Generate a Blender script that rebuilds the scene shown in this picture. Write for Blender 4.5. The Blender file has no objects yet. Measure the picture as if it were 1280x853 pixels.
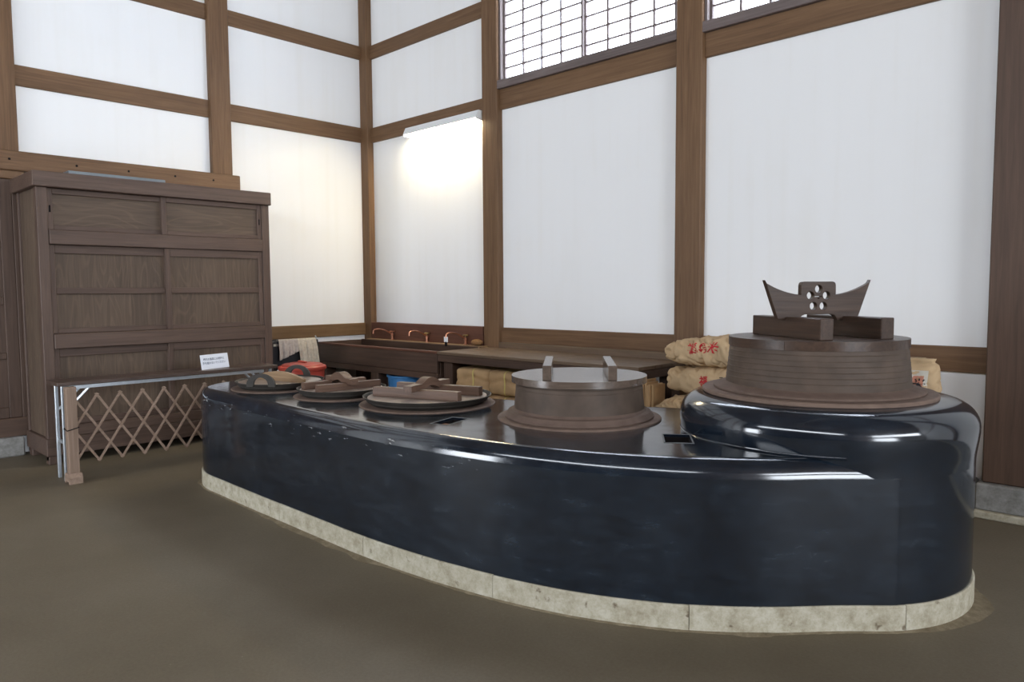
import bpy, bmesh, math, random
from mathutils import Vector, Matrix, noise
from mathutils.bvhtree import BVHTree

random.seed(7)
scene = bpy.context.scene
COL = scene.collection
PI = math.pi

# ------------------------------------------------------------------ camera
CAM_LOC = Vector((8.15, -5.7217, 1.5))
yaw, pitch, roll = (math.radians(a) for a in (-43.97234, -3.88642, -0.37314))
Fw = Vector((math.sin(yaw)*math.cos(pitch), math.cos(yaw)*math.cos(pitch), math.sin(pitch)))
Rg = Vector((math.cos(yaw), -math.sin(yaw), 0)); Up = Rg.cross(Fw)
cr, sr = math.cos(roll), math.sin(roll)
Rg, Up = cr*Rg + sr*Up, -sr*Rg + cr*Up
cam_data = bpy.data.cameras.new('camera')
cam_data.sensor_fit = 'HORIZONTAL'; cam_data.sensor_width = 36.0
cam_data.lens = 918.94/1280*36.0
cam_data.clip_start = 0.05; cam_data.clip_end = 200
cam = bpy.data.objects.new('camera', cam_data); COL.objects.link(cam)
M = Matrix((Rg, Up, -Fw)).transposed().to_4x4(); M.translation = CAM_LOC
cam.matrix_world = M
scene.camera = cam

# ------------------------------------------------------------------ world, lights, exposure
world = bpy.data.worlds.new('overcast_sky'); scene.world = world
world.use_nodes = True
bg = world.node_tree.nodes['Background']
bg.inputs[0].default_value = (0.86, 0.92, 1.0, 1); bg.inputs[1].default_value = 15.0

def area(name, loc, rot, sx, sy, power, col):
    l = bpy.data.lights.new(name, 'AREA'); l.shape = 'RECTANGLE'; l.size = sx; l.size_y = sy
    l.energy = power; l.color = col
    o = bpy.data.objects.new(name, l); COL.objects.link(o); o.location = loc; o.rotation_euler = rot
    return o
# the daylight is the sky itself, coming in through the lattice windows and the open
# doorways behind the viewer; the portals only mark those openings for light sampling
def portal(name, loc, rot, sx, sy):
    o = area(name, loc, rot, sx, sy, 1, (1, 1, 1)); o.data.cycles.is_portal = True
portal('portal_east', (20.1, -5.5, 4.5), (0, math.radians(90), 0), 1.8, 9.4)
portal('portal_east_door', (20.1, -7.75, 1.2), (0, math.radians(90), 0), 2.4, 4.5)
portal('portal_south', (8.0, -10.6, 4.6), (math.radians(90), 0, 0), 11.0, 0.8)
portal('portal_south_door', (1.9, -10.6, 1.15), (math.radians(90), 0, 0), 2.2, 2.3)
portal('portal_window_a', (3.59, 0.14, 4.44), (math.radians(-90), 0, 0), 2.2, 1.45)
portal('portal_window_b', (6.0, 0.14, 4.44), (math.radians(-90), 0, 0), 2.2, 1.45)
vs = scene.view_settings
vs.view_transform = 'Standard'; vs.look = 'None'; vs.gamma = 1.0; vs.use_curve_mapping = False
vs.exposure = 0.12

# ------------------------------------------------------------------ helpers
def setp(o, label=None, cat=None, group=None, kind=None):
    if label: o['label'] = label
    if cat: o['category'] = cat
    if group: o['group'] = group
    if kind: o['kind'] = kind
    return o
def empty(name, loc=(0, 0, 0), rz=0, label=None, cat=None, group=None, kind=None):
    o = bpy.data.objects.new(name, None); COL.objects.link(o)
    o.empty_display_size = 0.1; o.location = loc; o.rotation_euler = (0, 0, rz)
    return setp(o, label, cat, group, kind)
def origin(o):
    v = Vector((0, 0, 0))
    while o is not None:
        v += o.location; o = o.parent
    return v
def finish(me, angle=35):
    for p in me.polygons: p.use_smooth = True
    try: me.set_sharp_from_angle(angle=math.radians(angle))
    except Exception: pass
def obj(name, bm, m, parent=None, local=False, angle=35, loc=None):
    """bm in world coordinates (local=False) or in the parent's frame (local=True)."""
    bmesh.ops.recalc_face_normals(bm, faces=bm.faces)
    me = bpy.data.meshes.new(name)
    off = Vector((0, 0, 0))
    if not local and parent is not None: off = origin(parent)
    if parent is None and loc is not None and not local: off = Vector(loc)
    if off.length: bmesh.ops.translate(bm, verts=bm.verts, vec=-off)
    bm.to_mesh(me); bm.free()
    me.materials.append(m); finish(me, angle)
    o = bpy.data.objects.new(name, me); COL.objects.link(o)
    if parent is not None: o.parent = parent
    elif loc is not None: o.location = loc
    return o
def share(name, me, loc, parent, rot=None):
    o = bpy.data.objects.new(name, me); COL.objects.link(o); o.parent = parent; o.location = loc
    if rot is not None: o.rotation_euler = rot
    return o
def bx(bm, x0, x1, y0, y1, z0, z1, b=0.004, mat=None):
    vs_ = [bm.verts.new((x, y, z)) for x in (x0, x1) for y in (y0, y1) for z in (z0, z1)]
    f = [(0, 1, 3, 2), (4, 6, 7, 5), (0, 4, 5, 1), (2, 3, 7, 6), (0, 2, 6, 4), (1, 5, 7, 3)]
    fs = [bm.faces.new([vs_[i] for i in q]) for q in f]
    if mat is not None: bmesh.ops.transform(bm, matrix=mat, verts=vs_)
    if b > 0:
        es = list({e for q in fs for e in q.edges})
        bmesh.ops.bevel(bm, geom=es, offset=b, segments=1, affect='EDGES', profile=0.5)
    return bm
def box(name, x0, x1, y0, y1, z0, z1, m, parent=None, b=0.004, **k):
    return obj(name, bx(bmesh.new(), min(x0, x1), max(x0, x1), min(y0, y1), max(y0, y1), z0, z1, b), m, parent, **k)
def lathe(bm, prof, n=64, c=(0, 0), a0=0, a1=2*PI, cap=True):
    full = abs(a1-a0-2*PI) < 1e-6
    cols = n if full else n+1
    rings = []
    for r, z in prof:
        rings.append([bm.verts.new((c[0]+r*math.cos(a0+(a1-a0)*i/n), c[1]+r*math.sin(a0+(a1-a0)*i/n), z)) for i in range(cols)])
    for a, b in zip(rings[:-1], rings[1:]):
        for i in range(n):
            j = (i+1) % cols
            bm.faces.new((a[i], a[j], b[j], b[i]))
    if full and cap:
        if prof[0][0] > 1e-6: bm.faces.new(rings[0][::-1])
        if prof[-1][0] > 1e-6: bm.faces.new(rings[-1])
    return bm
def ring(bm, r0, r1, z0, z1, n=96, c=(0, 0), b=0.006):
    """closed flat ring (annulus with thickness)"""
    prof = [(r0, z0), (r1-b, z0), (r1, z0+b), (r1, z1-b), (r1-b, z1), (r0+b, z1), (r0, z1-b)]
    rings = [[bm.verts.new((c[0]+r*math.cos(2*PI*i/n), c[1]+r*math.sin(2*PI*i/n), z)) for i in range(n)] for r, z in prof]
    for k in range(len(prof)):
        a, d = rings[k], rings[(k+1) % len(prof)]
        for i in range(n):
            j = (i+1) % n
            bm.faces.new((a[i], a[j], d[j], d[i]))
    return bm
def tube(bm, pts, r, n=8):
    pts = [Vector(p) for p in pts]; prev = None; up = Vector((0.13, 0.21, 0.97)); rings = []
    for i, p in enumerate(pts):
        d = (pts[min(i+1, len(pts)-1)]-pts[max(i-1, 0)]).normalized()
        if prev is None: a = d.cross(up).normalized()
        else: a = (prev - d*prev.dot(d)).normalized()
        prev = a; b = d.cross(a)
        rr = r[i] if isinstance(r, (list, tuple)) else r
        rings.append([bm.verts.new(p + (a*math.cos(2*PI*k/n)+b*math.sin(2*PI*k/n))*rr) for k in range(n)])
    for a, b in zip(rings[:-1], rings[1:]):
        for k in range(n): bm.faces.new((a[k], a[(k+1) % n], b[(k+1) % n], b[k]))
    bm.faces.new(rings[0][::-1]); bm.faces.new(rings[-1])
    return bm
def prism(bm, pts, h0, h1, frame=None):
    """2-D polygon (u,v) extruded from h0 to h1; frame maps (u,v,h) -> xyz"""
    fr = frame or (lambda u, v, h: (u, v, h))
    lo = [bm.verts.new(fr(u, v, h0)) for u, v in pts]; hi = [bm.verts.new(fr(u, v, h1)) for u, v in pts]
    n = len(pts)
    bm.faces.new(lo[::-1]); bm.faces.new(hi)
    for i in range(n): bm.faces.new((lo[i], lo[(i+1) % n], hi[(i+1) % n], hi[i]))
    return bm
def arc_path(c, r, a0, a1, n):
    return [(c[0]+r*math.cos(a0+(a1-a0)*i/n), c[1]+r*math.sin(a0+(a1-a0)*i/n)) for i in range(n+1)]

# ------------------------------------------------------------------ materials
def mat(name):
    m = bpy.data.materials.new(name); m.use_nodes = True
    nt = m.node_tree; b = nt.nodes['Principled BSDF']
    return m, nt, b
def nd(nt, t, **kw):
    n = nt.nodes.new(t)
    for k, v in kw.items():
        if hasattr(n, k): setattr(n, k, v)
        else: n.inputs[k].default_value = v
    return n
def lk(nt, a, b): nt.links.new(a, b)
def ramp(nt, fac, stops):
    r = nt.nodes.new('ShaderNodeValToRGB'); e = r.color_ramp.elements
    while len(e) < len(stops): e.new(0.5)
    for el, (p, c) in zip(e, stops):
        el.position = p; el.color = (*c, 1) if len(c) == 3 else c
    lk(nt, fac, r.inputs[0]); return r.outputs[0]
def coords(nt, scale=(1, 1, 1), rnd=True):
    tc = nt.nodes.new('ShaderNodeTexCoord'); mp = nt.nodes.new('ShaderNodeMapping'); mp.inputs['Scale'].default_value = scale
    if rnd:
        oi = nt.nodes.new('ShaderNodeObjectInfo'); mu = nt.nodes.new('ShaderNodeVectorMath'); mu.operation = 'SCALE'
        cb = nt.nodes.new('ShaderNodeCombineXYZ')
        for i in range(3): lk(nt, oi.outputs['Random'], cb.inputs[i])
        lk(nt, cb.outputs[0], mu.inputs[0]); mu.inputs['Scale'].default_value = 37.0
        ad = nt.nodes.new('ShaderNodeVectorMath'); ad.operation = 'ADD'
        lk(nt, tc.outputs['Object'], ad.inputs[0]); lk(nt, mu.outputs[0], ad.inputs[1]); lk(nt, ad.outputs[0], mp.inputs[0])
    else: lk(nt, tc.outputs['Object'], mp.inputs[0])
    return mp.outputs[0]
def bump(nt, b, h, strength, dist=0.01):
    bp = nd(nt, 'ShaderNodeBump'); bp.inputs['Strength'].default_value = strength; bp.inputs['Distance'].default_value = dist
    lk(nt, h, bp.inputs['Height']); lk(nt, bp.outputs[0], b.inputs['Normal'])
def wood(name, dark, light, axis='Z', rough=0.6, grain=38, bumps=0.25, spec=0.3, fig=0.0):
    m, nt, b = mat(name)
    s = [grain, grain, grain]; s['XYZ'.index(axis)] = grain*0.045
    v = coords(nt, s)
    n1 = nd(nt, 'ShaderNodeTexNoise'); n1.inputs['Scale'].default_value = 1.0; n1.inputs['Detail'].default_value = 5; n1.inputs['Roughness'].default_value = 0.62
    n1.inputs['Distortion'].default_value = 0.6
    lk(nt, v, n1.inputs['Vector'])
    s2 = [2.2, 2.2, 2.2]; s2['XYZ'.index(axis)] = 0.5
    n2 = nd(nt, 'ShaderNodeTexNoise'); n2.inputs['Scale'].default_value = 1.3; n2.inputs['Detail'].default_value = 3
    lk(nt, coords(nt, s2), n2.inputs['Vector'])
    mx = nd(nt, 'ShaderNodeMath', operation='MULTIPLY_ADD'); mx.inputs[1].default_value = 0.65
    sc = nd(nt, 'ShaderNodeMath', operation='MULTIPLY'); sc.inputs[1].default_value = 0.35
    lk(nt, n2.outputs[0], sc.inputs[0]); lk(nt, n1.outputs[0], mx.inputs[0]); lk(nt, sc.outputs[0], mx.inputs[2])
    c = ramp(nt, mx.outputs[0], [(0.34, dark), (0.66, light)])
    if fig:
        s3 = [5.0, 5.0, 5.0]; s3['XYZ'.index(axis)] = 0.9
        n5 = nd(nt, 'ShaderNodeTexNoise'); n5.inputs['Scale'].default_value = 1.0; n5.inputs['Detail'].default_value = 1.0; lk(nt, coords(nt, s3), n5.inputs['Vector'])
        m5 = nd(nt, 'ShaderNodeMath', operation='MULTIPLY'); m5.inputs[1].default_value = 70.0; lk(nt, n5.outputs[0], m5.inputs[0])
        s5 = nd(nt, 'ShaderNodeMath', operation='SINE'); lk(nt, m5.outputs[0], s5.inputs[0])
        r5 = ramp(nt, s5.outputs[0], [(0.55, (0, 0, 0)), (1.0, (fig, fig, fig))])
        x5 = nd(nt, 'ShaderNodeMix', data_type='RGBA'); lk(nt, r5, x5.inputs[0]); lk(nt, c, x5.inputs[6]); x5.inputs[7].default_value = (light[0]*1.35, light[1]*1.3, light[2]*1.25, 1)
        c = x5.outputs[2]
    lk(nt, c, b.inputs['Base Color']); b.inputs['Roughness'].default_value = rough
    b.inputs['Specular IOR Level'].default_value = spec
    bump(nt, b, n1.outputs[0], bumps, 0.004)
    return m
def wood3(name, dark, light, **k): return {a: wood(name+'_'+a.lower(), dark, light, a, **k) for a in 'XYZ'}
def plain(name, col, rough=0.6, metal=0.0, var=0.12, scale=14, bumps=0.1, spec=0.5, detail=4):
    m, nt, b = mat(name)
    n = nd(nt, 'ShaderNodeTexNoise'); n.inputs['Scale'].default_value = scale; n.inputs['Detail'].default_value = detail
    lk(nt, coords(nt), n.inputs['Vector'])
    lo = tuple(c*(1-var) for c in col); hi = tuple(min(1, c*(1+var)) for c in col)
    lk(nt, ramp(nt, n.outputs[0], [(0.3, lo), (0.7, hi)]), b.inputs['Base Color'])
    b.inputs['Roughness'].default_value = rough; b.inputs['Metallic'].default_value = metal
    b.inputs['Specular IOR Level'].default_value = spec
    if bumps: bump(nt, b, n.outputs[0], bumps, 0.004)
    return m

W_POST = wood3('aged_timber', (0.105, 0.055, 0.026), (0.200, 0.113, 0.057), rough=0.55)
W_PILLAR = wood3('dark_pillar_wood', (0.070, 0.042, 0.030), (0.118, 0.072, 0.050), rough=0.55)
W_LAMPLIT = wood3('lamplit_rail_wood', (0.130, 0.072, 0.032), (0.215, 0.130, 0.065), rough=0.55)  # rail timber with the lamp's warm light put into its colour
W_CAB = wood3('cabinet_wood', (0.066, 0.041, 0.031), (0.128, 0.083, 0.062), rough=0.5)
W_CABP = wood3('cabinet_panel_wood', (0.072, 0.049, 0.035), (0.130, 0.091, 0.063), rough=0.6, fig=0.3)
W_DOOR = wood3('door_wood', (0.060, 0.036, 0.026), (0.110, 0.068, 0.048), rough=0.55)
W_COUNT = wood3('counter_wood', (0.095, 0.062, 0.040), (0.185, 0.125, 0.080), rough=0.5)
W_SINK = wood3('sink_wood', (0.052, 0.031, 0.022), (0.098, 0.058, 0.040), rough=0.5)
W_RED = wood3('sink_backboard', (0.085, 0.034, 0.021), (0.145, 0.062, 0.038), rough=0.5)
W_LEDGE = wood3('pale_ledge_wood', (0.20, 0.125, 0.065), (0.33, 0.215, 0.12), rough=0.5)
W_LID = wood3('lid_wood', (0.088, 0.050, 0.034), (0.165, 0.099, 0.067), rough=0.42)
W_LIDM = wood3('brown_lid_wood', (0.085, 0.060, 0.045), (0.150, 0.110, 0.085), rough=0.22, spec=0.7, bumps=0.08)
W_LIDD = wood3('dark_lid_wood', (0.034, 0.020, 0.014), (0.085, 0.050, 0.033), rough=0.36, spec=0.35)
W_LIDP = wood3('pale_lid_wood', (0.20, 0.155, 0.125), (0.33, 0.265, 0.22), rough=0.30, spec=0.6)
W_SLAT = wood3('lattice_wood', (0.20, 0.135, 0.095), (0.33, 0.235, 0.175), rough=0.65)
W_BENCH = wood3('bench_top_wood', (0.050, 0.032, 0.025), (0.090, 0.058, 0.044), rough=0.35, spec=0.5)
W_WINDOW = wood3('window_wood', (0.11, 0.085, 0.08), (0.20, 0.16, 0.15), rough=0.6)
W_CEIL = wood3('roof_wood', (0.10, 0.07, 0.05), (0.17, 0.12, 0.085), rough=0.7)

def plaster():
    m, nt, b = mat('white_plaster')
    v = coords(nt, (1, 1, 1), False)
    n = nd(nt, 'ShaderNodeTexNoise'); n.inputs['Scale'].default_value = 1.1; n.inputs['Detail'].default_value = 6; lk(nt, v, n.inputs['Vector'])
    n2 = nd(nt, 'ShaderNodeTexNoise'); n2.inputs['Scale'].default_value = 1.0; n2.inputs['Detail'].default_value = 4
    lk(nt, coords(nt, (9, 9, 0.35), False), n2.inputs['Vector'])
    mm = nd(nt, 'ShaderNodeMath', operation='MULTIPLY'); lk(nt, n.outputs[0], mm.inputs[0]); lk(nt, n2.outputs[0], mm.inputs[1])
    lk(nt, ramp(nt, mm.outputs[0], [(0.08, (0.855, 0.85, 0.83)), (0.24, (0.878, 0.880, 0.877)), (0.5, (0.885, 0.89, 0.89))]), b.inputs['Base Color'])
    b.inputs['Roughness'].default_value = 0.85; b.inputs['Specular IOR Level'].default_value = 0.15
    n3 = nd(nt, 'ShaderNodeTexNoise'); n3.inputs['Scale'].default_value = 60; lk(nt, v, n3.inputs['Vector'])
    bump(nt, b, n3.outputs[0], 0.05, 0.003)
    return m
PLASTER = plaster()
def floor_mat():
    m, nt, b = mat('packed_earth')
    v = coords(nt, (1, 1, 1), False)
    n = nd(nt, 'ShaderNodeTexNoise'); n.inputs['Scale'].default_value = 0.9; n.inputs['Detail'].default_value = 8; n.inputs['Roughness'].default_value = 0.6; lk(nt, v, n.inputs['Vector'])
    n2 = nd(nt, 'ShaderNodeTexNoise'); n2.inputs['Scale'].default_value = 70; n2.inputs['Detail'].default_value = 6; n2.inputs['Roughness'].default_value = 0.7; lk(nt, v, n2.inputs['Vector'])
    a = nd(nt, 'ShaderNodeMath', operation='MULTIPLY_ADD'); a.inputs[1].default_value = 0.6
    s = nd(nt, 'ShaderNodeMath', operation='MULTIPLY'); s.inputs[1].default_value = 0.4
    lk(nt, n2.outputs[0], s.inputs[0]); lk(nt, n.outputs[0], a.inputs[0]); lk(nt, s.outputs[0], a.inputs[2])
    c = ramp(nt, a.outputs[0], [(0.30, (0.106, 0.082, 0.050)), (0.5, (0.144, 0.117, 0.077)), (0.72, (0.192, 0.161, 0.114))])
    # scattered pale grains of grit
    vo = nd(nt, 'ShaderNodeTexVoronoi'); vo.inputs['Scale'].default_value = 9; lk(nt, v, vo.inputs['Vector'])
    gr = ramp(nt, vo.outputs['Distance'], [(0.0, (1, 1, 1)), (0.035, (0, 0, 0))])
    mx = nd(nt, 'ShaderNodeMix', data_type='RGBA'); lk(nt, gr, mx.inputs[0]); lk(nt, c, mx.inputs[6]); mx.inputs[7].default_value = (0.30, 0.26, 0.20, 1)
    lk(nt, mx.outputs[2], b.inputs['Base Color'])
    b.inputs['Roughness'].default_value = 0.62; b.inputs['Specular IOR Level'].default_value = 0.35
    bump(nt, b, n2.outputs[0], 0.25, 0.006)
    return m
FLOOR = floor_mat()
def kamado_mat():
    m, nt, b = mat('polished_black_plaster')
    tc = nt.nodes.new('ShaderNodeTexCoord')
    v = tc.outputs['Object']
    n = nd(nt, 'ShaderNodeTexNoise'); n.inputs['Scale'].default_value = 3.0; n.inputs['Detail'].default_value = 8; n.inputs['Roughness'].default_value = 0.68; lk(nt, v, n.inputs['Vector'])
    mp = nd(nt, 'ShaderNodeMapping'); mp.inputs['Scale'].default_value = (2.2, 2.2, 9); lk(nt, v, mp.inputs[0])
    n2 = nd(nt, 'ShaderNodeTexNoise'); n2.inputs['Scale'].default_value = 2.4; n2.inputs['Detail'].default_value = 7; n2.inputs['Roughness'].default_value = 0.75; lk(nt, mp.outputs[0], n2.inputs['Vector'])
    mu = nd(nt, 'ShaderNodeMath', operation='MULTIPLY'); lk(nt, n.outputs[0], mu.inputs[0]); lk(nt, n2.outputs[0], mu.inputs[1])
    c = ramp(nt, mu.outputs[0], [(0.14, (0.0045, 0.0070, 0.0115)), (0.28, (0.0095, 0.0155, 0.0245)), (0.50, (0.030, 0.043, 0.058))])
    # worn chips along the rolled front edge
    n3 = nd(nt, 'ShaderNodeTexNoise'); n3.inputs['Scale'].default_value = 1.0; n3.inputs['Detail'].default_value = 5; n3.inputs['Roughness'].default_value = 0.7
    mp3 = nd(nt, 'ShaderNodeMapping'); mp3.inputs['Scale'].default_value = (9, 9, 42); lk(nt, v, mp3.inputs[0]); lk(nt, mp3.outputs[0], n3.inputs['Vector'])
    sx = nd(nt, 'ShaderNodeSeparateXYZ'); lk(nt, v, sx.inputs[0])
    band = ramp(nt, sx.outputs[2], [(0.60, (0, 0, 0)), (0.665, (1, 1, 1)), (0.70, (1, 1, 1)), (0.73, (0, 0, 0))])
    ch = ramp(nt, n3.outputs[0], [(0.635, (0, 0, 0)), (0.65, (1, 1, 1))])
    m0 = nd(nt, 'ShaderNodeMath', operation='MULTIPLY'); lk(nt, band, m0.inputs[0]); lk(nt, ch, m0.inputs[1])
    mr = nd(nt, 'ShaderNodeMapRange'); mr.inputs[1].default_value = 1.0; mr.inputs[2].default_value = 0.6; lk(nt, sx.outputs[0], mr.inputs[0])
    mm = nd(nt, 'ShaderNodeMath', operation='MULTIPLY'); lk(nt, m0.outputs[0], mm.inputs[0]); lk(nt, mr.outputs[0], mm.inputs[1])
    mx = nd(nt, 'ShaderNodeMix', data_type='RGBA'); lk(nt, mm.outputs[0], mx.inputs[0]); lk(nt, c, mx.inputs[6]); mx.inputs[7].default_value = (0.36, 0.36, 0.34, 1)
    lk(nt, mx.outputs[2], b.inputs['Base Color'])
    r = ramp(nt, mu.outputs[0], [(0.15, (0.08, 0.08, 0.08)), (0.50, (0.24, 0.24, 0.24))])
    ad = nd(nt, 'ShaderNodeMath', operation='MAXIMUM'); lk(nt, r, ad.inputs[0]); lk(nt, mm.outputs[0], ad.inputs[1])
    lk(nt, ad.outputs[0], b.inputs['Roughness'])
    b.inputs['IOR'].default_value = 1.70
    n4 = nd(nt, 'ShaderNodeTexNoise'); n4.inputs['Scale'].default_value = 7; n4.inputs['Detail'].default_value = 2; lk(nt, v, n4.inputs['Vector'])
    bump(nt, b, n4.outputs[0], 0.03, 0.01)
    return m
KAMADO = kamado_mat()
def stone_mat(name, cols, pit=True):
    m, nt, b = mat(name)
    v = coords(nt)
    n = nd(nt, 'ShaderNodeTexNoise'); n.inputs['Scale'].default_value = 13; n.inputs['Detail'].default_value = 10; n.inputs['Roughness'].default_value = 0.78; lk(nt, v, n.inputs['Vector'])
    c = ramp(nt, n.outputs[0], [(0.34, cols[0]), (0.5, cols[1]), (0.64, cols[2])])
    vo = nd(nt, 'ShaderNodeTexVoronoi'); vo.inputs['Scale'].default_value = 11; vo.inputs['Randomness'].default_value = 1.0
    dn = nd(nt, 'ShaderNodeTexNoise'); dn.inputs['Scale'].default_value = 40; lk(nt, v, dn.inputs['Vector'])
    dm_ = nd(nt, 'ShaderNodeVectorMath', operation='MULTIPLY_ADD'); lk(nt, dn.outputs['Color'], dm_.inputs[0]); dm_.inputs[1].default_value = (0.05, 0.05, 0.05); lk(nt, v, dm_.inputs[2]); lk(nt, dm_.outputs[0], vo.inputs['Vector'])
    pits = ramp(nt, vo.outputs['Distance'], [(0.05, (0.85, 0.85, 0.85)), (0.17, (0, 0, 0))])
    mx = nd(nt, 'ShaderNodeMix', data_type='RGBA'); lk(nt, pits, mx.inputs[0]); lk(nt, c, mx.inputs[6]); mx.inputs[7].default_value = (0.13, 0.095, 0.06, 1)
    lk(nt, mx.outputs[2] if pit else c, b.inputs['Base Color']); b.inputs['Roughness'].default_value = 0.9; b.inputs['Specular IOR Level'].default_value = 0.2
    bump(nt, b, n.outputs[0], 0.4, 0.006)
    return m
STONE = stone_mat('pale_tuff_stone', ((0.30, 0.26, 0.18), (0.45, 0.41, 0.31), (0.56, 0.53, 0.43)))
GRANITE = stone_mat('grey_foundation_stone', ((0.17, 0.165, 0.15), (0.26, 0.255, 0.24), (0.34, 0.335, 0.32)), False)
SAND = stone_mat('sandy_grit', ((0.14, 0.108, 0.066), (0.20, 0.162, 0.105), (0.28, 0.23, 0.155)), False)
IRON = plain('brown_cast_iron', (0.088, 0.062, 0.046), 0.6, 0.0, 0.22, 9, 0.15, 0.3)
IRON_R = plain('dusty_brown_iron', (0.135, 0.092, 0.072), 0.75, 0.0, 0.14, 14, 0.15, 0.25)
IRONB = plain('dark_cast_iron', (0.030, 0.025, 0.020), 0.7, 0.0, 0.25, 12, 0.15)
CLAY = plain('rusty_clay', (0.175, 0.120, 0.092), 0.75, 0.0, 0.16, 16, 0.2, 0.3)
WORN = plain('worn_plaster_edge', (0.115, 0.118, 0.12), 0.7, 0, 0.4, 60, 0.2)
BRICK = plain('flue_brick', (0.26, 0.13, 0.075), 0.85, 0, 0.2, 30, 0.3, 0.2)
DARK = plain('matte_black', (0.012, 0.010, 0.010), 0.9, 0, 0.2, 6, 0.0, 0.1)
STEEL = plain('galvanised_steel', (0.62, 0.67, 0.72), 0.32, 0.75, 0.08, 20, 0.05)
COPPER = plain('copper', (0.52, 0.24, 0.15), 0.3, 0.9, 0.15, 20, 0.05)
BRASS = plain('brass', (0.55, 0.42, 0.17), 0.3, 0.9, 0.15, 20, 0.05)
KRAFT = plain('kraft_paper', (0.54, 0.385, 0.225), 0.75, 0, 0.13, 5, 0.25, 0.25)
KRAFT_D = plain('brown_kraft_paper', (0.46, 0.295, 0.15), 0.7, 0, 0.18, 6, 0.3, 0.25)
STRAP = plain('yellow_strap', (0.62, 0.50, 0.16), 0.5, 0, 0.08, 20, 0)
REDINK = plain('red_ink', (0.55, 0.035, 0.045), 0.7, 0, 0.2, 60, 0, 0.2)
BLACKINK = plain('black_ink', (0.03, 0.03, 0.035), 0.7, 0, 0.2, 60, 0, 0.2)
BLUEINK = plain('blue_grey_ink', (0.10, 0.13, 0.20), 0.7, 0, 0.2, 60, 0, 0.2)
PAPER = plain('white_paper', (0.80, 0.83, 0.90), 0.6, 0, 0.02, 4, 0)
WHITE_P = plain('white_enamel', (0.80, 0.82, 0.82), 0.35, 0, 0.02, 4, 0)
RED_PL = plain('red_plastic', (0.40, 0.055, 0.035), 0.35, 0, 0.08, 4, 0.02)
BLUE_PL = plain('blue_plastic', (0.035, 0.16, 0.36), 0.4, 0, 0.08, 4, 0.02)
TOWEL = plain('greyish_towel', (0.42, 0.37, 0.33), 0.95, 0, 0.14, 40, 0.5, 0.1)
TOWEL2 = plain('cream_towel', (0.52, 0.46, 0.37), 0.95, 0, 0.16, 34, 0.5, 0.1)
NAVY = plain('dark_slate_paint', (0.016, 0.015, 0.018), 0.6, 0, 0.2, 8, 0)
BRISTLE = plain('palm_fibre', (0.24, 0.13, 0.06), 0.95, 0, 0.35, 80, 0.8, 0.1)
SLATE = plain('blue_grey_board', (0.16, 0.19, 0.21), 0.4, 0, 0.12, 6, 0)
def pane_mat():
    m, nt, b = mat('frosted_window_glass')
    tr = nt.nodes.new('ShaderNodeBsdfTransparent'); tr.inputs[0].default_value = (0.95, 0.97, 1, 1)
    tl = nt.nodes.new('ShaderNodeBsdfTranslucent'); tl.inputs[0].default_value = (0.92, 0.95, 1, 1)
    mx = nt.nodes.new('ShaderNodeMixShader'); mx.inputs[0].default_value = 0.45
    lk(nt, tr.outputs[0], mx.inputs[1]); lk(nt, tl.outputs[0], mx.inputs[2])
    g = nt.nodes.new('ShaderNodeBsdfGlossy'); g.inputs['Roughness'].default_value = 0.15
    m2 = nt.nodes.new('ShaderNodeMixShader'); m2.inputs[0].default_value = 0.04
    lk(nt, mx.outputs[0], m2.inputs[1]); lk(nt, g.outputs[0], m2.inputs[2])
    lk(nt, m2.outputs[0], nt.nodes['Material Output'].inputs[0]); return m
PANE = pane_mat()
def emit(name, col, s):
    m, nt, b = mat(name)
    b.inputs['Base Color'].default_value = (0.9, 0.9, 0.88, 1)
    b.inputs['Emission Color'].default_value = (*col, 1); b.inputs['Emission Strength'].default_value = s
    return m

# ================================================================== SETTING
RX, RY, RZ = 20.0, -10.5, 6.6
fl = box('floor', -0.3, RX+0.3, RY-0.3, 0.3, -0.2, 0.0, FLOOR, None, 0)
setp(fl, 'brown packed earth floor of the kitchen hall', 'floor', kind='structure')
ce = empty('ceiling', (0, 0, RZ), label='dark timber boarded ceiling high above the hall', cat='ceiling', kind='structure')
for i in range(20):
    box('ceiling_board', i*1.0-0.0+0.003, i*1.0+0.997, RY, 0.0, RZ, RZ+0.08, W_CEIL['Y'], ce, 0.004)

# ---- back wall (plane y = 0)
wb = empty('wall_back', (0, 0, 0), label='white plastered timber framed wall behind the stove', cat='wall', kind='structure')
def pan(parent, x0, x1, z0, z1): return box('plaster_panel', x0, x1, 0.0, 0.12, z0, z1, PLASTER, parent, 0)
# small bay at the corner
pan(wb, -0.1, 2.35, 0.0, 3.52); pan(wb, -0.1, 2.35, 3.52, 4.56); pan(wb, -0.1, 2.35, 4.56, RZ)
pan(wb, 2.35, 4.80, 0.0, 1.02); pan(wb, 2.35, 4.80, 1.02, 3.55); pan(wb, 2.35, 4.80, 5.24, RZ)
pan(wb, 4.80, 7.25, 0.0, 1.02); pan(wb, 4.80, 7.25, 1.02, 3.55); pan(wb, 4.80, 7.25, 5.24, RZ)
pan(wb, 7.25, RX, 0.0, 3.55); pan(wb, 7.25, RX, 3.55, RZ)
def post(parent, x0, x1, front, z0=0.0, z1=RZ, m=None): return box('post', x0, x1, -front, 0.14, z0, z1, m or W_POST['Z'], parent, 0.008)
box('corner_post', 0.0, 0.158, -0.088, 0.02, 0.0, RZ, W_POST['Z'], wb, 0.006)
post(wb, 2.27, 2.505, 0.08); post(wb, 4.685, 4.935, 0.08); post(wb, 7.06, 7.56, 0.14, 0.225, m=W_PILLAR['Z'])
post(wb, 9.6, 9.95, 0.14, 0.225)
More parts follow.
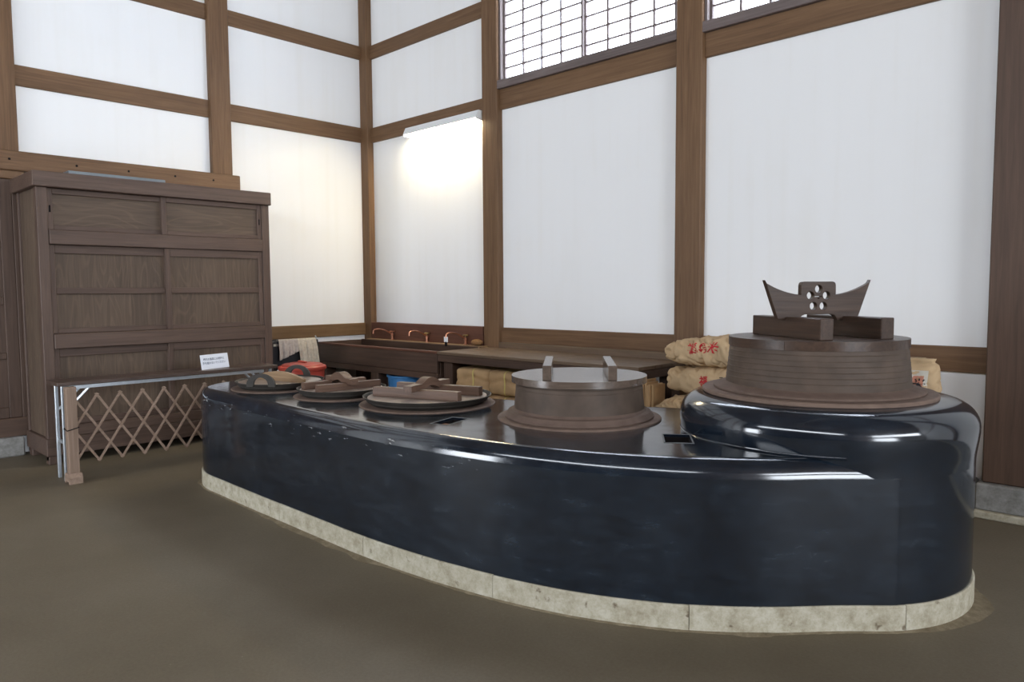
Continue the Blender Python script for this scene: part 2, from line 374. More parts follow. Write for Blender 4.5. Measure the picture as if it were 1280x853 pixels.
def rail(parent, x0, x1, front, z0, z1, m=None, name='rail'): return box(name, x0, x1, -front, 0.05, z0, z1, m or W_POST['X'], parent, 0.005)
rail(wb, 0.15, 2.28, 0.032, 3.424, 3.608); rail(wb, 0.15, 2.28, 0.032, 4.476, 4.642)
rail(wb, 2.50, 4.69, 0.032, 0.929, 1.104); rail(wb, 4.93, 7.07, 0.032, 0.929, 1.104)
for x0, x1, dz in ((2.50, 4.69, 0.0), (4.93, 7.07, 0.010)):
    rail(wb, x0, x1, 0.032, 3.440+dz, 3.66, name='lintel')
    rail(wb, x0, x1, 0.075, 3.648, 3.735, W_WINDOW['X'], name='window_sill')
    rail(wb, x0, x1, 0.032, 5.15, 5.30, name='head_beam')
rail(wb, 7.55, RX, 0.032, 3.42, 3.62)
# stone footing under the big post
ft = empty('trim_1', (8.5, -0.1, 0), label='grey stone footing kerb along the back wall by the big post', cat='kerb', kind='structure')
for k, (x0, x1) in enumerate(((5.95, 7.02), (7.03, 8.4), (8.41, 9.9), (9.91, 19.9))):
    box('footing_stone', x0, x1, -0.19, -0.001, 0.045, 0.222, GRANITE, ft, 0.012)
    box('kerb_stone', x0, x1, -0.23, -0.001, 0.0, 0.05, STONE, ft, 0.008)

# ---- windows in the back wall
def window(idx, x0, x1, label):
    w = empty('window_%d' % idx, (x0, 0, 3.735), label=label, cat='window', kind='structure')
    z0, z1 = 3.735, 5.15
    fm = bmesh.new()
    bx(fm, x0-0.03, x0+0.015, -0.045, 0.09, z0, z1, 0.003); bx(fm, x1-0.015, x1+0.03, -0.045, 0.09, z0, z1, 0.003)
    obj('window_frame', fm, W_WINDOW['Z'], w)
    half = (x1-x0)/2
    for k in range(2):
        a = x0 + 0.012 + k*(half-0.012); b_ = a + half - 0.0
        yy = 0.02 if k == 0 else 0.055
        sb = bmesh.new()
        bx(sb, a, a+0.024, yy-0.016, yy+0.016, z0, z1, 0.002); bx(sb, b_-0.024, b_, yy-0.016, yy+0.016, z0, z1, 0.002)
        bx(sb, a, b_, yy-0.015, yy+0.015, z0, z0+0.03, 0.002); bx(sb, a, b_, yy-0.015, yy+0.015, z1-0.03, z1, 0.002)
        s = obj('sash', sb, W_WINDOW['Z'], w)
        n = 4; cw = (b_-a-0.048)/n; hs = 0.136
        rows = int(math.ceil((z1-z0-0.06)/hs))
        for i in range(1, n):
            box('glazing_bar', a+0.024+cw*i-0.010, a+0.024+cw*i+0.010, yy-0.012, yy+0.010, z0+0.03, z1-0.03, W_WINDOW['Z'], s, 0)
        for j in range(1, rows):
            z = z0+0.03+hs*j-0.03
            box('glazing_bar', a+0.024, b_-0.024, yy-0.010, yy+0.008, z-0.0085, z+0.0085, W_WINDOW['X'], s, 0)
        pm = None
        for i in range(n):
            for j in range(rows):
                zz0 = z0+0.03+max(0, hs*j-0.03); zz1 = min(z1-0.03, z0+0.03+hs*(j+1)-0.03)
                if zz1-zz0 < 0.02: continue
                p = box('pane', a+0.024+cw*i, a+0.024+cw*(i+1), yy+0.011, yy+0.015, zz0, zz1, PANE, s, 0)
window(1, 2.515, 4.66, 'bright lattice window above the middle plaster bay')
window(2, 4.945, 7.05, 'bright lattice window above the right plaster bay')

# ---- left wall (plane x = 0)
wl = empty('wall_left', (0, 0, 0), label='white plastered timber framed wall behind the cabinet', cat='wall', kind='structure')
def panl(y0, y1, z0, z1): return box('plaster_panel', -0.12, 0.0, y0, y1, z0, z1, PLASTER, wl, 0)
for y0, y1 in ((RY, -6.2), (-6.2, -4.05), (-4.05, -1.96), (-1.96, 0.1)):
    panl(y0, y1, 2.72 if y1 < -3 else 0.0, 3.53); panl(y0, y1, 3.53, 4.57); panl(y0, y1, 4.57, RZ)
panl(RY, -6.2, 0, 2.72)
box('plaster_panel', -0.14, -0.06, -6.2, -1.96, 0.0, 2.72, PLASTER, wl, 0)  # unseen backing added to stop light leaking between the door boards
for y0, y1, fx in ((-4.24, -3.905, 0.06), (-2.085, -1.853, 0.065), (-6.5, -6.2, 0.06), (-8.5, -8.2, 0.06)):
    box('post', -0.13, fx, y0, y1, 0.0 if y1 > -2.2 else (2.7 if y1 > -5 else 0.2), RZ, W_POST['Z'], wl, 0.008)
for y0, y1 in ((-6.2, -4.23), (-3.91, -2.08), (-1.86, -0.08)):
    for z0, z1 in ((3.434, 3.622), (4.488, 4.655)):
        box('rail', -0.05, 0.03, y0, y1, z0, z1, W_POST['Y'], wl, 0.005)
box('rail', -0.05, 0.03, -1.86, -0.08, 0.940, 1.096, W_LAMPLIT['Y'], wl, 0.005)
nag = box('long_beam', -0.05, 0.13, -6.2, -1.80, 2.635, 2.815, W_POST['Y'], wl, 0.008)
setp(nag, 'long dark tie beam with nail heads')
for y in (-4.00, -3.45, -2.98, -2.52, -2.11):
    nb = bmesh.new(); lathe(nb, [(0.011, 0), (0.011, 0.004), (0.006, 0.007)], 8)
    bmesh.ops.transform(nb, matrix=Matrix.Translation((0.129, y, 2.735)) @ Matrix.Rotation(PI/2, 4, 'Y'), verts=nb.verts)
    obj('nail_head', nb, DARK, nag)
# timber door left of the cabinet, on its stone sill
d1 = empty('door_1', (0.0, -4.9, 0), label='dark panelled timber sliding door left of the cabinet', cat='door', kind='structure')
dm = bmesh.new()
for y0, y1 in ((-4.085, -3.985), (-5.80, -5.70)): bx(dm, 0.02, 0.075, y0, y1, 0.35, 2.56, 0.005)
for z0, z1 in ((2.45, 2.56), (1.925, 1.99), (1.405, 1.478), (0.90, 0.96), (0.35, 0.45)): bx(dm, 0.022, 0.07, -5.70, -4.085, z0, z1, 0.005)
obj('door_frame', dm, W_DOOR['Z'], d1)
for k in range(7):
    y = -5.72+k*0.235
    box('door_board', 0.028, 0.045, y+0.002, y+0.233, 0.40, 2.50, W_DOOR['Z'], d1, 0.003)
box('door_jamb', -0.05, 0.085, -3.985, -3.88, 0.17, 2.64, W_DOOR['Z'], d1, 0.005)
box('threshold', -0.05, 0.10, -6.2, -3.90, 0.175, 0.35, W_PILLAR['Y'], d1, 0.006)
box('door_head', -0.05, 0.10, -6.2, -3.88, 2.56, 2.64, W_POST['Y'], d1, 0.006)
ks = empty('trim_2', (0.1, -4.5, 0), label='grey stone sill under the timber door at far left', cat='kerb', kind='structure')
for y0, y1 in ((-6.9, -5.5), (-5.49, -4.0)):
    box('sill_stone', -0.05, 0.17, y0, y1, 0.0, 0.178, GRANITE, ks, 0.012)

# ---- the two walls behind the camera, with doorways and high windows letting the daylight in
wr = empty('wall_right', (RX, 0, 0), label='plastered east wall with a wide doorway behind the viewer', cat='wall', kind='structure')
for y0, y1, z0, z1 in ((RY, -10.0, 0, 2.4), (-5.5, 0.1, 0, 2.4), (RY, 0.1, 2.4, 3.6), (RY, -10.2, 3.6, 5.4), (-0.8, 0.1, 3.6, 5.4), (RY, 0.1, 5.4, RZ)):
    box('plaster_panel', RX, RX+0.15, y0, y1, z0, z1, PLASTER, wr, 0)
wf = empty('wall_front', (0, RY, 0), label='dark timber south wall with a wide doorway behind the viewer', cat='wall', kind='structure')
for x0, x1, z0, z1 in ((-0.1, 0.8, 0, 2.3), (3.0, RX, 0, 2.3), (-0.1, RX, 2.3, 4.2), (-0.1, 2.5, 4.2, 5.0), (13.5, RX, 4.2, 5.0), (-0.1, RX, 5.0, RZ)):
    box('timber_panel', x0, x1, RY-0.15, RY, z0, z1, W_DOOR['Z'], wf, 0)  # unseen wall, timber chosen dark to mute reflections in the stove front

# ================================================================== STOVE (kamado)
TOPZ = 0.762
C5 = Vector((6.655, -1.845)); R5 = 0.700
def catmull(pts, per=8):
    out = []; n = len(pts)
    for i in range(n):
        p0, p1, p2, p3 = (Vector(pts[(i+k) % n]) for k in (-1, 0, 1, 2))
        for s in range(per):
            t = s/per
            out.append(0.5*((2*p1)+(-p0+p2)*t+(2*p0-5*p1+4*p2-p3)*t*t+(-p0+3*p1-3*p2+p3)*t**3))
    return out
FRONT = [(2.57, -3.355), (2.9, -3.368), (3.3, -3.376), (3.8, -3.381), (4.3, -3.384), (4.65, -3.384), (5.014, -3.366), (5.36, -3.329), (5.74, -3.258), (6.09, -3.153), (6.403, -3.003), (6.628, -2.850), (6.813, -2.690), (6.997, -2.497)]
BACK = [(5.62, -1.68), (5.30, -1.86), (4.95, -2.00), (4.60, -2.11), (4.25, -2.21), (3.8, -2.31), (3.3, -2.37), (2.85, -2.40), (2.5, -2.45), (2.27, -2.59), (2.15, -2.82), (2.17, -3.06), (2.32, -3.26)]
LOW = catmull(FRONT + [(C5.x+r*math.cos(math.radians(a)), C5.y+r*math.sin(math.radians(a))) for r, a in ((0.712, -44), (0.706, -38), (0.690, -30), (0.66, -18))] + [(7.1, -1.75), (6.75, -1.55), (6.3, -1.5), (5.95, -1.56)] + BACK, 8)
arcp = [(C5.x+0.712*math.cos(a), C5.y+0.712*math.sin(a)) for a in [math.radians(d) for d in range(-44, 141, 4)]]
WHOLE = catmull(FRONT + arcp + [(5.88, -1.52)] + BACK, 8)
def offs(poly, d):
    n = len(poly); out = []
    for i in range(n):
        t = (poly[(i+1) % n]-poly[i-1]).normalized(); nn = Vector((-t.y, t.x))   # inward for CCW
        out.append(poly[i]+nn*d)
    return out
ks_ = empty('kamado_stove', (4.8, -2.6, 0), label='long curved black plaster cooking stove with a raised round end on a stone base', cat='stove')
WZ = TOPZ-0.085
bm = bmesh.new(); wr_ = [[bm.verts.new((p.x, p.y, z)) for p in offs(WHOLE, 0.012)] for z in (0.116, 0.28, 0.46, WZ)]
nW_ = len(WHOLE)
for a, b in zip(wr_[:-1], wr_[1:]):
    for i in range(nW_): bm.faces.new((a[i], a[(i+1) % nW_], b[(i+1) % nW_], b[i]))
bm.faces.new(wr_[0][::-1]); bm.faces.new(wr_[-1])
obj('stove_wall', bm, KAMADO, ks_)
bm = bmesh.new(); rings = []
prof = [(0.10, WZ), (0.012, WZ)]
rr = 0.07
for k in range(1, 9):
    a = k/8*PI/2; prof.append((0.012+rr*(1-math.cos(a)), TOPZ-0.085+0.085*math.sin(a)))
prof += [(0.012+rr+0.012, TOPZ), (0.012+rr+0.05, TOPZ)]
for d, z in prof: rings.append([bm.verts.new((p.x, p.y, z)) for p in offs(LOW, d)])
nL = len(LOW)
for a, b in zip(rings[:-1], rings[1:]):
    for i in range(nL): bm.faces.new((a[i], a[(i+1) % nL], b[(i+1) % nL], b[i]))
bm.faces.new(rings[0][::-1]); bm.faces.new(rings[-1])
HOLES = [((5.01, -2.98), 0.105, 0.225, math.radians(16)), ((6.23, -2.55), 0.13, 0.21, math.radians(35)), ((3.13, -3.06), 0.05, 0.16, math.radians(-12))]
body = obj('stove_top', bm, KAMADO, ks_)
cutters = []
for (cx, cy), sx, sy, an in HOLES:
    c = bmesh.new(); bx(c, -sx/2, sx/2, -sy/2, sy/2, -0.078, 0.1, 0)
    co = obj('cutter', c, DARK); co.matrix_world = Matrix.Translation((cx, cy, TOPZ)) @ Matrix.Rotation(an, 4, 'Z'); cutters.append(co)
    md = body.modifiers.new('hole', 'BOOLEAN'); md.operation = 'DIFFERENCE'; md.object = co; md.solver = 'EXACT'
bpy.context.view_layer.update()
dg = bpy.context.evaluated_depsgraph_get()
nm = bpy.data.meshes.new_from_object(body.evaluated_get(dg)); body.modifiers.clear()
body.data = nm; nm.materials.clear(); nm.materials.append(KAMADO); finish(nm, 40)
for co in cutters: bpy.data.objects.remove(co)
for (cx, cy), sx, sy, an in HOLES:
    sb = bmesh.new(); w = 0.004
    for (a, b, c, d) in ((-sx/2, -sx/2+w, -sy/2, sy/2), (sx/2-w, sx/2, -sy/2, sy/2), (-sx/2, sx/2, -sy/2, -sy/2+w), (-sx/2, sx/2, sy/2-w, sy/2), (-sx/2, sx/2, -sy/2, sy/2)):
        flat = (b-a > 0.02 and d-c > 0.02)
        bx(sb, a+0.0005, b-0.0005, c+0.0005, d-0.0005, -0.077, (-0.066 if flat else -0.012), 0)
    bmesh.ops.transform(sb, matrix=Matrix.Translation((cx, cy, TOPZ)) @ Matrix.Rotation(an, 4, 'Z'), verts=sb.verts)
    obj('flue_lining', sb, DARK, ks_)  # plain black walls and floor inside the shallow hole
    if sx > 0.1:
        # worn pale arris around the mouth of the flue, and a brick showing inside the left one
        wb_ = bmesh.new(); e = 0.007
        T = Matrix.Translation((cx, cy, TOPZ)) @ Matrix.Rotation(an, 4, 'Z')
        for (a, b, c, d) in ((-sx/2-e, -sx/2, -sy/2-e, sy/2+e), (sx/2, sx/2+e, -sy/2-e, sy/2+e), (-sx/2, sx/2, -sy/2-e, -sy/2), (-sx/2, sx/2, sy/2, sy/2+e)):
            bx(wb_, a, b, c, d, -0.002, 0.0018, 0.0005)
        bmesh.ops.transform(wb_, matrix=T, verts=wb_.verts); obj('worn_edge', wb_, WORN, ks_)
        if cx < 5.5:
            bb = bmesh.new(); bx(bb, -sx/2+0.006, sx/2-0.006, -sy/2+0.006, sy/2-0.10, -0.066, -0.018, 0.004)
            bmesh.ops.transform(bb, matrix=T, verts=bb.verts); obj('flue_brick', bb, BRICK, ks_)
# raised round end
bm = bmesh.new()
DT = 0.968; rs = 0.118; SE = DT-0.010
prof = [(R5-0.1, WZ), (R5, WZ)] + [(R5+0.016*(3*f*f-2*f**3), WZ+(SE-rs-WZ)*f) for f in [k/8 for k in range(1, 9)]]
for k in range(1, 13):
    a = k/12*PI/2; prof.append((R5+0.016-rs*(1-math.cos(a)), SE-rs+rs*math.sin(a)))
prof += [(0.56, SE+0.004), (0.52, DT), (0.45, DT+0.002)]
C5P = Vector((6.630, -1.855))
lathe(bm, prof, 180, C5)
obj('raised_end', bm, KAMADO, ks_)
# cove where the round end rises out of the flat top
bm = bmesh.new(); cv = 0.010
cp = [(R5+0.011+cv*(1-math.sin(t)), TOPZ-0.001+cv*(1-math.cos(t))) for t in [k/8*PI/2 for k in range(9)]]
cp = [(R5-0.03, TOPZ-0.004)] + cp[:] + [(R5-0.03, TOPZ+cv)]
lathe(bm, cp, 60, C5, math.radians(150), math.radians(300))
obj('cove', bm, KAMADO, ks_, angle=60)
# stone base blocks
def arclen(poly):
    s = [0]
    for i in range(len(poly)): s.append(s[-1]+(poly[(i+1) % len(poly)]-poly[i]).length)
    return s
S = arclen(WHOLE); TOT = S[-1]
def at_s(poly, s):
    s %= TOT
    for i in range(len(poly)):
        if S[i+1] >= s:
            t = (s-S[i])/(S[i+1]-S[i]); return poly[i].lerp(poly[(i+1) % len(poly)], t)
INN = offs(WHOLE, 0.09)
i0 = min(range(len(WHOLE)), key=lambda i: (WHOLE[i]-Vector((6.504, -2.928))).length); s0 = S[i0]
nb_ = round(TOT/0.95); stp = TOT/nb_
for k in range(nb_):
    a, b = s0+k*stp+0.0015, s0+(k+1)*stp-0.0015
    m_ = max(3, int(stp/0.06)); bm = bmesh.new(); dz = random.uniform(-0.002, 0.002); do = random.uniform(0, 0.003)
    outer = [at_s(WHOLE, a+(b-a)*j/m_) for j in range(m_+1)]; inner = [at_s(INN, a+(b-a)*j/m_) for j in range(m_+1)]
    sec = [[(inner[j], 0), (outer[j], 0), (outer[j], 0.112+dz), (outer[j].lerp(inner[j], 0.06), 0.118+dz), (inner[j], 0.118+dz)] for j in range(m_+1)]
    rv = [[bm.verts.new((p.x, p.y, z)) for p, z in q] for q in sec]
    for q, w in zip(rv[:-1], rv[1:]):
        for e in range(5): bm.faces.new((q[e], q[(e+1) % 5], w[(e+1) % 5], w[e]))
    bm.faces.new(rv[0]); bm.faces.new(rv[-1][::-1])
    obj('base_stone', bm, STONE, ks_, angle=30)
# sandy grit swept up against the base
bm = bmesh.new(); nW = 900; r1, r2, r3 = [], [], []
GP = [at_s(WHOLE, TOT*i/nW) for i in range(nW)]
for i, p in enumerate(GP):
    t = (GP[(i+2) % nW]-GP[i-2]).normalized(); nn = Vector((t.y, -t.x))
    w = 0.010+0.075*max(0, noise.fractal(Vector((p.x*1.9, p.y*1.9, 0.4)), 1.0, 2.0, 5)+0.12)+0.010*abs(noise.noise(Vector((p.x*60, p.y*60, 3))))
    r1.append(bm.verts.new((*(p-nn*0.01), 0.009))); r2.append(bm.verts.new((*(p+nn*w*0.45), 0.004))); r3.append(bm.verts.new((*(p+nn*w), 0.0005)))
for i in range(nW):
    j = (i+1) % nW
    bm.faces.new((r1[i], r1[j], r2[j], r2[i])); bm.faces.new((r2[i], r2[j], r3[j], r3[i]))
sg = obj('sandy_grit', bm, SAND, None)
setp(sg, 'pale sandy grit swept against the foot of the stove', 'grit', kind='stuff')

# clay collars around each cauldron seat
P1, P2, P3, P4 = (2.87, -2.865), (3.615, -2.79), (4.38, -2.625), (5.468, -2.383)
for c, r0, r1_ in ((P1, 0.25, 0.365), (P2, 0.24, 0.338), (P3, 0.30, 0.448)):
    obj('clay_collar', ring(bmesh.new(), r0, r1_, TOPZ-0.004, TOPZ+0.006, 72, c, 0.003), CLAY, ks_)
obj('clay_collar', ring(bmesh.new(), 0.36, 0.475, TOPZ-0.004, TOPZ+0.010, 96, P4, 0.004), CLAY, ks_)
obj('clay_collar', ring(bmesh.new(), 0.42, 0.572, DT-0.008, DT+0.014, 96, C5P, 0.005), CLAY, ks_)

# ================================================================== CAULDRONS AND LIDS
def pan_pot(loc, r, label):
    t = empty('iron_pan', (loc[0], loc[1], TOPZ), label=label, cat='pan', group='iron pans set in the stove')
    b = bmesh.new()
    lathe(b, [(0.05, -0.03), (r*0.72, -0.02), (r*0.86, 0.006), (r*0.99, 0.052), (r*1.0, 0.060), (r*0.975, 0.060), (r*0.955, 0.050), (r*0.935, 0.026), (r*0.75, 0.010), (0.05, 0.0)], 72)
    obj('pan_bowl', b, IRONB, t, local=True)
    return t
def lobe_handle(t, r, ang):
    """upright iron ear with a half-round hole, standing on the rim"""
    b = bmesh.new(); outer = arc_path((0, 0), 0.112, 0, PI, 14); inner = arc_path((0, 0), 0.055, 0, PI, 14)
    outer = [(x, y*0.78+0.0) for x, y in outer]; inner = [(x, y*0.82+0.012) for x, y in inner]
    pts = outer + [(-0.112, -0.012), (-0.06, -0.012)] + inner[::-1] + [(0.06, -0.012), (0.112, -0.012)]
    R = Matrix.Rotation(ang, 4, 'Z')
    def fr(u, v, h): return R @ Vector((r*0.97+h, u, 0.055+v))
    prism(b, pts, -0.009, 0.009, fr); obj('ear_handle', b, IRONB, t, local=True)
def lid(loc, z, rz, label, r, th, m, name='wooden_lid'):
    t = empty(name, (loc[0], loc[1], z), rz, label=label, cat='lid', group='wooden cauldron lids')
    # boards, cut to the circle, running along local y
    n = max(3, int(round(2*r/0.17))); w = 2*r/n
    for i in range(n):
        u0, u1 = -r+i*w+0.0007, -r+(i+1)*w-0.0007
        seg = 12; top = []; bot = []
        for k in range(seg+1):
            u = u0+(u1-u0)*k/seg; y = math.sqrt(max(0, r*r-u*u)); top.append((u, y)); bot.append((u, -y))
        pts = bot + top[::-1]
        cl = []
        for q in pts:
            if not cl or (Vector(q)-Vector(cl[-1])).length > 1e-4: cl.append(q)
        if (Vector(cl[0])-Vector(cl[-1])).length < 1e-4: cl.pop()
        b = bmesh.new(); prism(b, cl, 0, th)
        obj('lid_board', b, m, t, local=True, angle=25)
    return t
# 1: low pan with iron ears and an arched wooden grip
t1 = pan_pot(P1, 0.335, 'wide low iron pan with two upright ears at the far left end')
a_h = math.atan2(0.8, -0.6)
lobe_handle(t1, 0.335, a_h); lobe_handle(t1, 0.335, a_h+PI)
l1 = lid(P1, TOPZ+0.028, -PI/2+0.17, 'flat grey wooden lid with one arched grip board, inside the eared pan', 0.310, 0.022, W_LIDP['Y'])
b = bmesh.new()
pts = [(-0.28, 0.0), (-0.285, 0.028)] + [(-0.28+0.56*k/14, 0.030+0.045*math.sin(PI*k/14)) for k in range(1, 14)] + [(0.285, 0.028), (0.28, 0.0)]
prism(b, pts, -0.014, 0.014, lambda u, v, h: (h, u, 0.0215+v)); obj('grip_board', b, W_LEDGE['Y'], l1, local=True, angle=25)
# 2 and 3: low pans with lids of two battens and a humped cross handle
def batten_lid(loc, r, z, rz, L, gap, hb, wb_, label, cross):
    t = lid(loc, z, rz, label, r, 0.022, W_LIDP['Y'])
    for s in (-1, 1):
        bb = bmesh.new(); bx(bb, -L/2, L/2, s*gap-wb_/2, s*gap+wb_/2, 0.0215, 0.0215+hb, 0.003); obj('batten', bb, W_LID['X'], t, local=True)
    hh = 0.0215+hb
    # cross handle: seated over both battens, humped in the middle with a finger gap beneath
    ln = cross
    top = [(-ln/2, hh+0.028), (-ln/2+0.11, hh+0.030)]
    top += [(-0.10+0.20*k/10, hh+0.030+0.036*math.sin(PI*k/10)) for k in range(11)]
    top += [(ln/2-0.11, hh+0.030), (ln/2, hh+0.028)]
    g1, g0 = gap+wb_/2, gap-wb_/2
    under = [(ln/2, hh-0.012), (g1+0.001, hh-0.012), (g1+0.001, hh+0.0005), (g0-0.001, hh+0.0005), (g0-0.001, hh-0.020)]
    under += [(-(-0.085+0.17*k/8), hh-0.012+0.024*math.sin(PI*k/8)) for k in range(9)]
    under += [(-g0+0.001, hh-0.020), (-g0+0.001, hh+0.0005), (-g1-0.001, hh+0.0005), (-g1-0.001, hh-0.012), (-ln/2, hh-0.012)]
    pts = top + under
    bb = bmesh.new(); prism(bb, pts, -0.032, 0.032, lambda u, v, h: (h, u, v))
    obj('cross_handle', bb, W_LID['Y'], t, local=True, angle=25)
    return t
pan_pot(P2, 0.315, 'smaller low iron pan, second from the far left end')
batten_lid(P2, 0.291, TOPZ+0.028, math.radians(86), 0.50, 0.105, 0.052, 0.045, 'smaller wooden lid with two battens and humped cross handle, second from the left', 0.36)
pan_pot(P3, 0.425, 'larger low iron pan left of the tall brown cauldron')
batten_lid(P3, 0.393, TOPZ+0.028, math.radians(17), 0.66, 0.135, 0.060, 0.052, 'larger wooden lid with two battens and humped cross handle, left of the tall cauldron', 0.46)
# 4: tall cauldron with plain two-batten lid
def cauldron(c, z, rf, rb0, rb1, h, label, lines, sk=0.05):
    t = empty('iron_cauldron', (c[0], c[1], z), label=label, cat='cauldron', group='tall iron cauldrons')
    b = bmesh.new()
    lathe(b, [(rb0-0.05, 0.0), (rf-0.004, 0.0), (rf, 0.004), (rf, 0.012), (rf-0.006, 0.016), (rb0+0.035, sk*0.72), (rb0+0.012, sk*0.86), (rb0-0.004, sk*1.15), (rb0-0.05, sk*1.15)], 96, cap=False); obj('flange', b, IRON_R, t, local=True, angle=25)
    prof = [(rb0-0.05, -0.05), (rb0, -0.01), (rb0, 0.044)]
    zs = [0.05]; n = 90
    for k in range(1, n+1):
        zz = 0.05+(h-0.05)*k/n; f = (zz-0.05)/(h-0.05)
        r = rb0+(rb1-rb0)*f
        for lz in lines:
            if abs(zz-lz) < (h-0.05)/n*0.6: r += 0.0018
        prof.append((r, zz))
    prof += [(rb1-0.02, h), (rb1-0.03, h-0.05), (rb1-0.03, 0.0), (0.02, -0.04)]
    b = bmesh.new(); lathe(b, prof, 96); obj('cauldron_wall', b, IRON, t, local=True, angle=50)
    return t
cauldron(P4, TOPZ+0.010, 0.432, 0.378, 0.365, 0.203, 'tall brown iron cauldron in the middle of the stove', [0.19, 0.17])
l4 = lid(P4, TOPZ+0.2135, 0, 'flat wooden lid with two parallel battens on the middle cauldron', 0.392, 0.038, W_LIDM['Y'])
l4.rotation_euler[2] = math.atan2(0.77, -0.64)
for s in (-1, 1):
    bb = bmesh.new(); bx(bb, -0.30, 0.30, s*0.178-0.024, s*0.178+0.024, 0.0375, 0.1175, 0.003); obj('batten', bb, W_LIDM['X'], l4, local=True)
# 5: the great cauldron on the raised end
cauldron(C5P, DT+0.014, 0.515, 0.450, 0.432, 0.226, 'great ribbed iron cauldron on the raised round end', [0.07, 0.097, 0.124, 0.151, 0.178, 0.205], 0.032)
Z5 = DT+0.014+0.2265
l5 = lid(C5P, Z5, math.atan2(-0.56, 0.83), 'dark wooden lid with battens and crested boat shaped handle on the great cauldron', 0.438, 0.045, W_LIDD['X'])
for s in (-0.152, 0.182):
    bb = bmesh.new(); bx(bb, -0.305, 0.305, s-0.037, s+0.037, 0.0445, 0.150, 0.004); obj('batten', bb, W_LIDD['X'], l5, local=True)
# crest board: 2-D curve with plum-blossom holes
cu = bpy.data.curves.new('crest', 'CURVE'); cu.dimensions = '2D'; cu.fill_mode = 'BOTH'; cu.extrude = 0.013; cu.bevel_depth = 0.002; cu.bevel_resolution = 0
def spl(pts):
    s = cu.splines.new('POLY'); s.points.add(len(pts)-1); s.use_cyclic_u = True
    for p, q in zip(s.points, pts): p.co = (q[0], q[1], 0, 1)
right = [(0.100, 0.130)] + [(0.100+0.198*k/10, 0.130+0.014*(k/10)+0.046*(k/10)**2.0) for k in range(1, 11)] + [(0.300, 0.193), (0.232, 0.010), (0.112, 0.000), (0.106, 0.014), (0.095, 0.026), (0.078, 0.032)]
tab = [(0.0, 0.198), (0.082, 0.198), (0.092, 0.195), (0.097, 0.189), (0.099, 0.180)]
half = tab + right + [(0.0, 0.032)]
outl = half + [(-x, y) for x, y in half[::-1][1:-1]]
spl(outl)
pc = (0.0, 0.113)
for k in range(5):
    a = PI/2 + k*2*PI/5
    spl(arc_path((pc[0]+0.049*math.cos(a), pc[1]+0.049*math.sin(a)), 0.0225, 0, 2*PI, 20)[:-1])
spl([(-0.024, 0.119), (-0.005, 0.119), (-0.005, 0.108), (0.005, 0.108), (0.005, 0.119), (0.024, 0.119), (0.024, 0.126), (-0.024, 0.126)])
co = bpy.data.objects.new('crest_tmp', cu); COL.objects.link(co); bpy.context.view_layer.update()
me = bpy.data.meshes.new_from_object(co.evaluated_get(bpy.context.evaluated_depsgraph_get())); bpy.data.objects.remove(co)
# curve x -> local y of lid (across battens), curve y -> z
me.transform(Matrix(((0, 0, 1, 0.0), (1, 0, 0, 0), (0, 1, 0, 0.1305), (0, 0, 0, 1))))
me.materials.clear(); me.materials.append(W_LIDD['Y']); finish(me, 30)
share('crest_handle', me, (0, 0, 0), l5)

# ================================================================== CABINET
cb = empty('storage_cabinet', (0.4, -2.9, 0), label='tall dark wooden cabinet with sliding doors against the left wall', cat='cabinet')
CX = 0.80; Y0, Y1 = -3.965, -1.822
box('top_board', 0.0, CX+0.035, Y0-0.03, Y1+0.012, 2.425, 2.556, W_CAB['Y'], cb, 0.006)
for y0, y1 in ((Y0, Y0+0.085), (Y1-0.085, Y1)):
    box('front_post', CX-0.075, CX, y0, y1, 0.03, 2.425, W_CAB['Z'], cb, 0.005)
    box('rear_post', 0.14, 0.19, y0, y1, 0.03, 2.425, W_CAB['Z'], cb, 0.005)
box('rail', CX-0.06, CX+0.012, Y0+0.086, Y1-0.086, 1.935, 2.062, W_CAB['Y'], cb, 0.005)
box('rail', CX-0.06, CX+0.012, Y0+0.086, Y1-0.086, 1.018, 1.150, W_CAB['Y'], cb, 0.005)
box('rail', CX-0.06, CX+0.008, Y0+0.086, Y1-0.086, 0.235, 0.33, W_CAB['Y'], cb, 0.005)
box('skirt', 0.14, CX+0.015, Y0-0.014, Y1+0.01, 0.075, 0.232, W_CAB['Y'], cb, 0.006)
for k, (a, b) in enumerate(((0.19, 0.32), (0.32, 0.45), (0.45, 0.58), (0.58, CX-0.075))):
    for y in (Y0+0.018, Y1-0.034):
        box('side_board', a+0.0005, b-0.0005, y, y+0.016, 0.23, 2.425, W_CABP['Z'], cb, 0.002)
box('back_panel', 0.135, 0.15, Y0+0.03, Y1-0.03, 0.1, 2.42, W_CABP['Z'], cb, 0)
for x in (0.16, CX-0.09):
    for y in (Y0, Y1-0.10): box('foot', x, x+0.10, y, y+0.10, 0.0, 0.078, W_CAB['Z'], cb, 0.006)
YM = -2.88
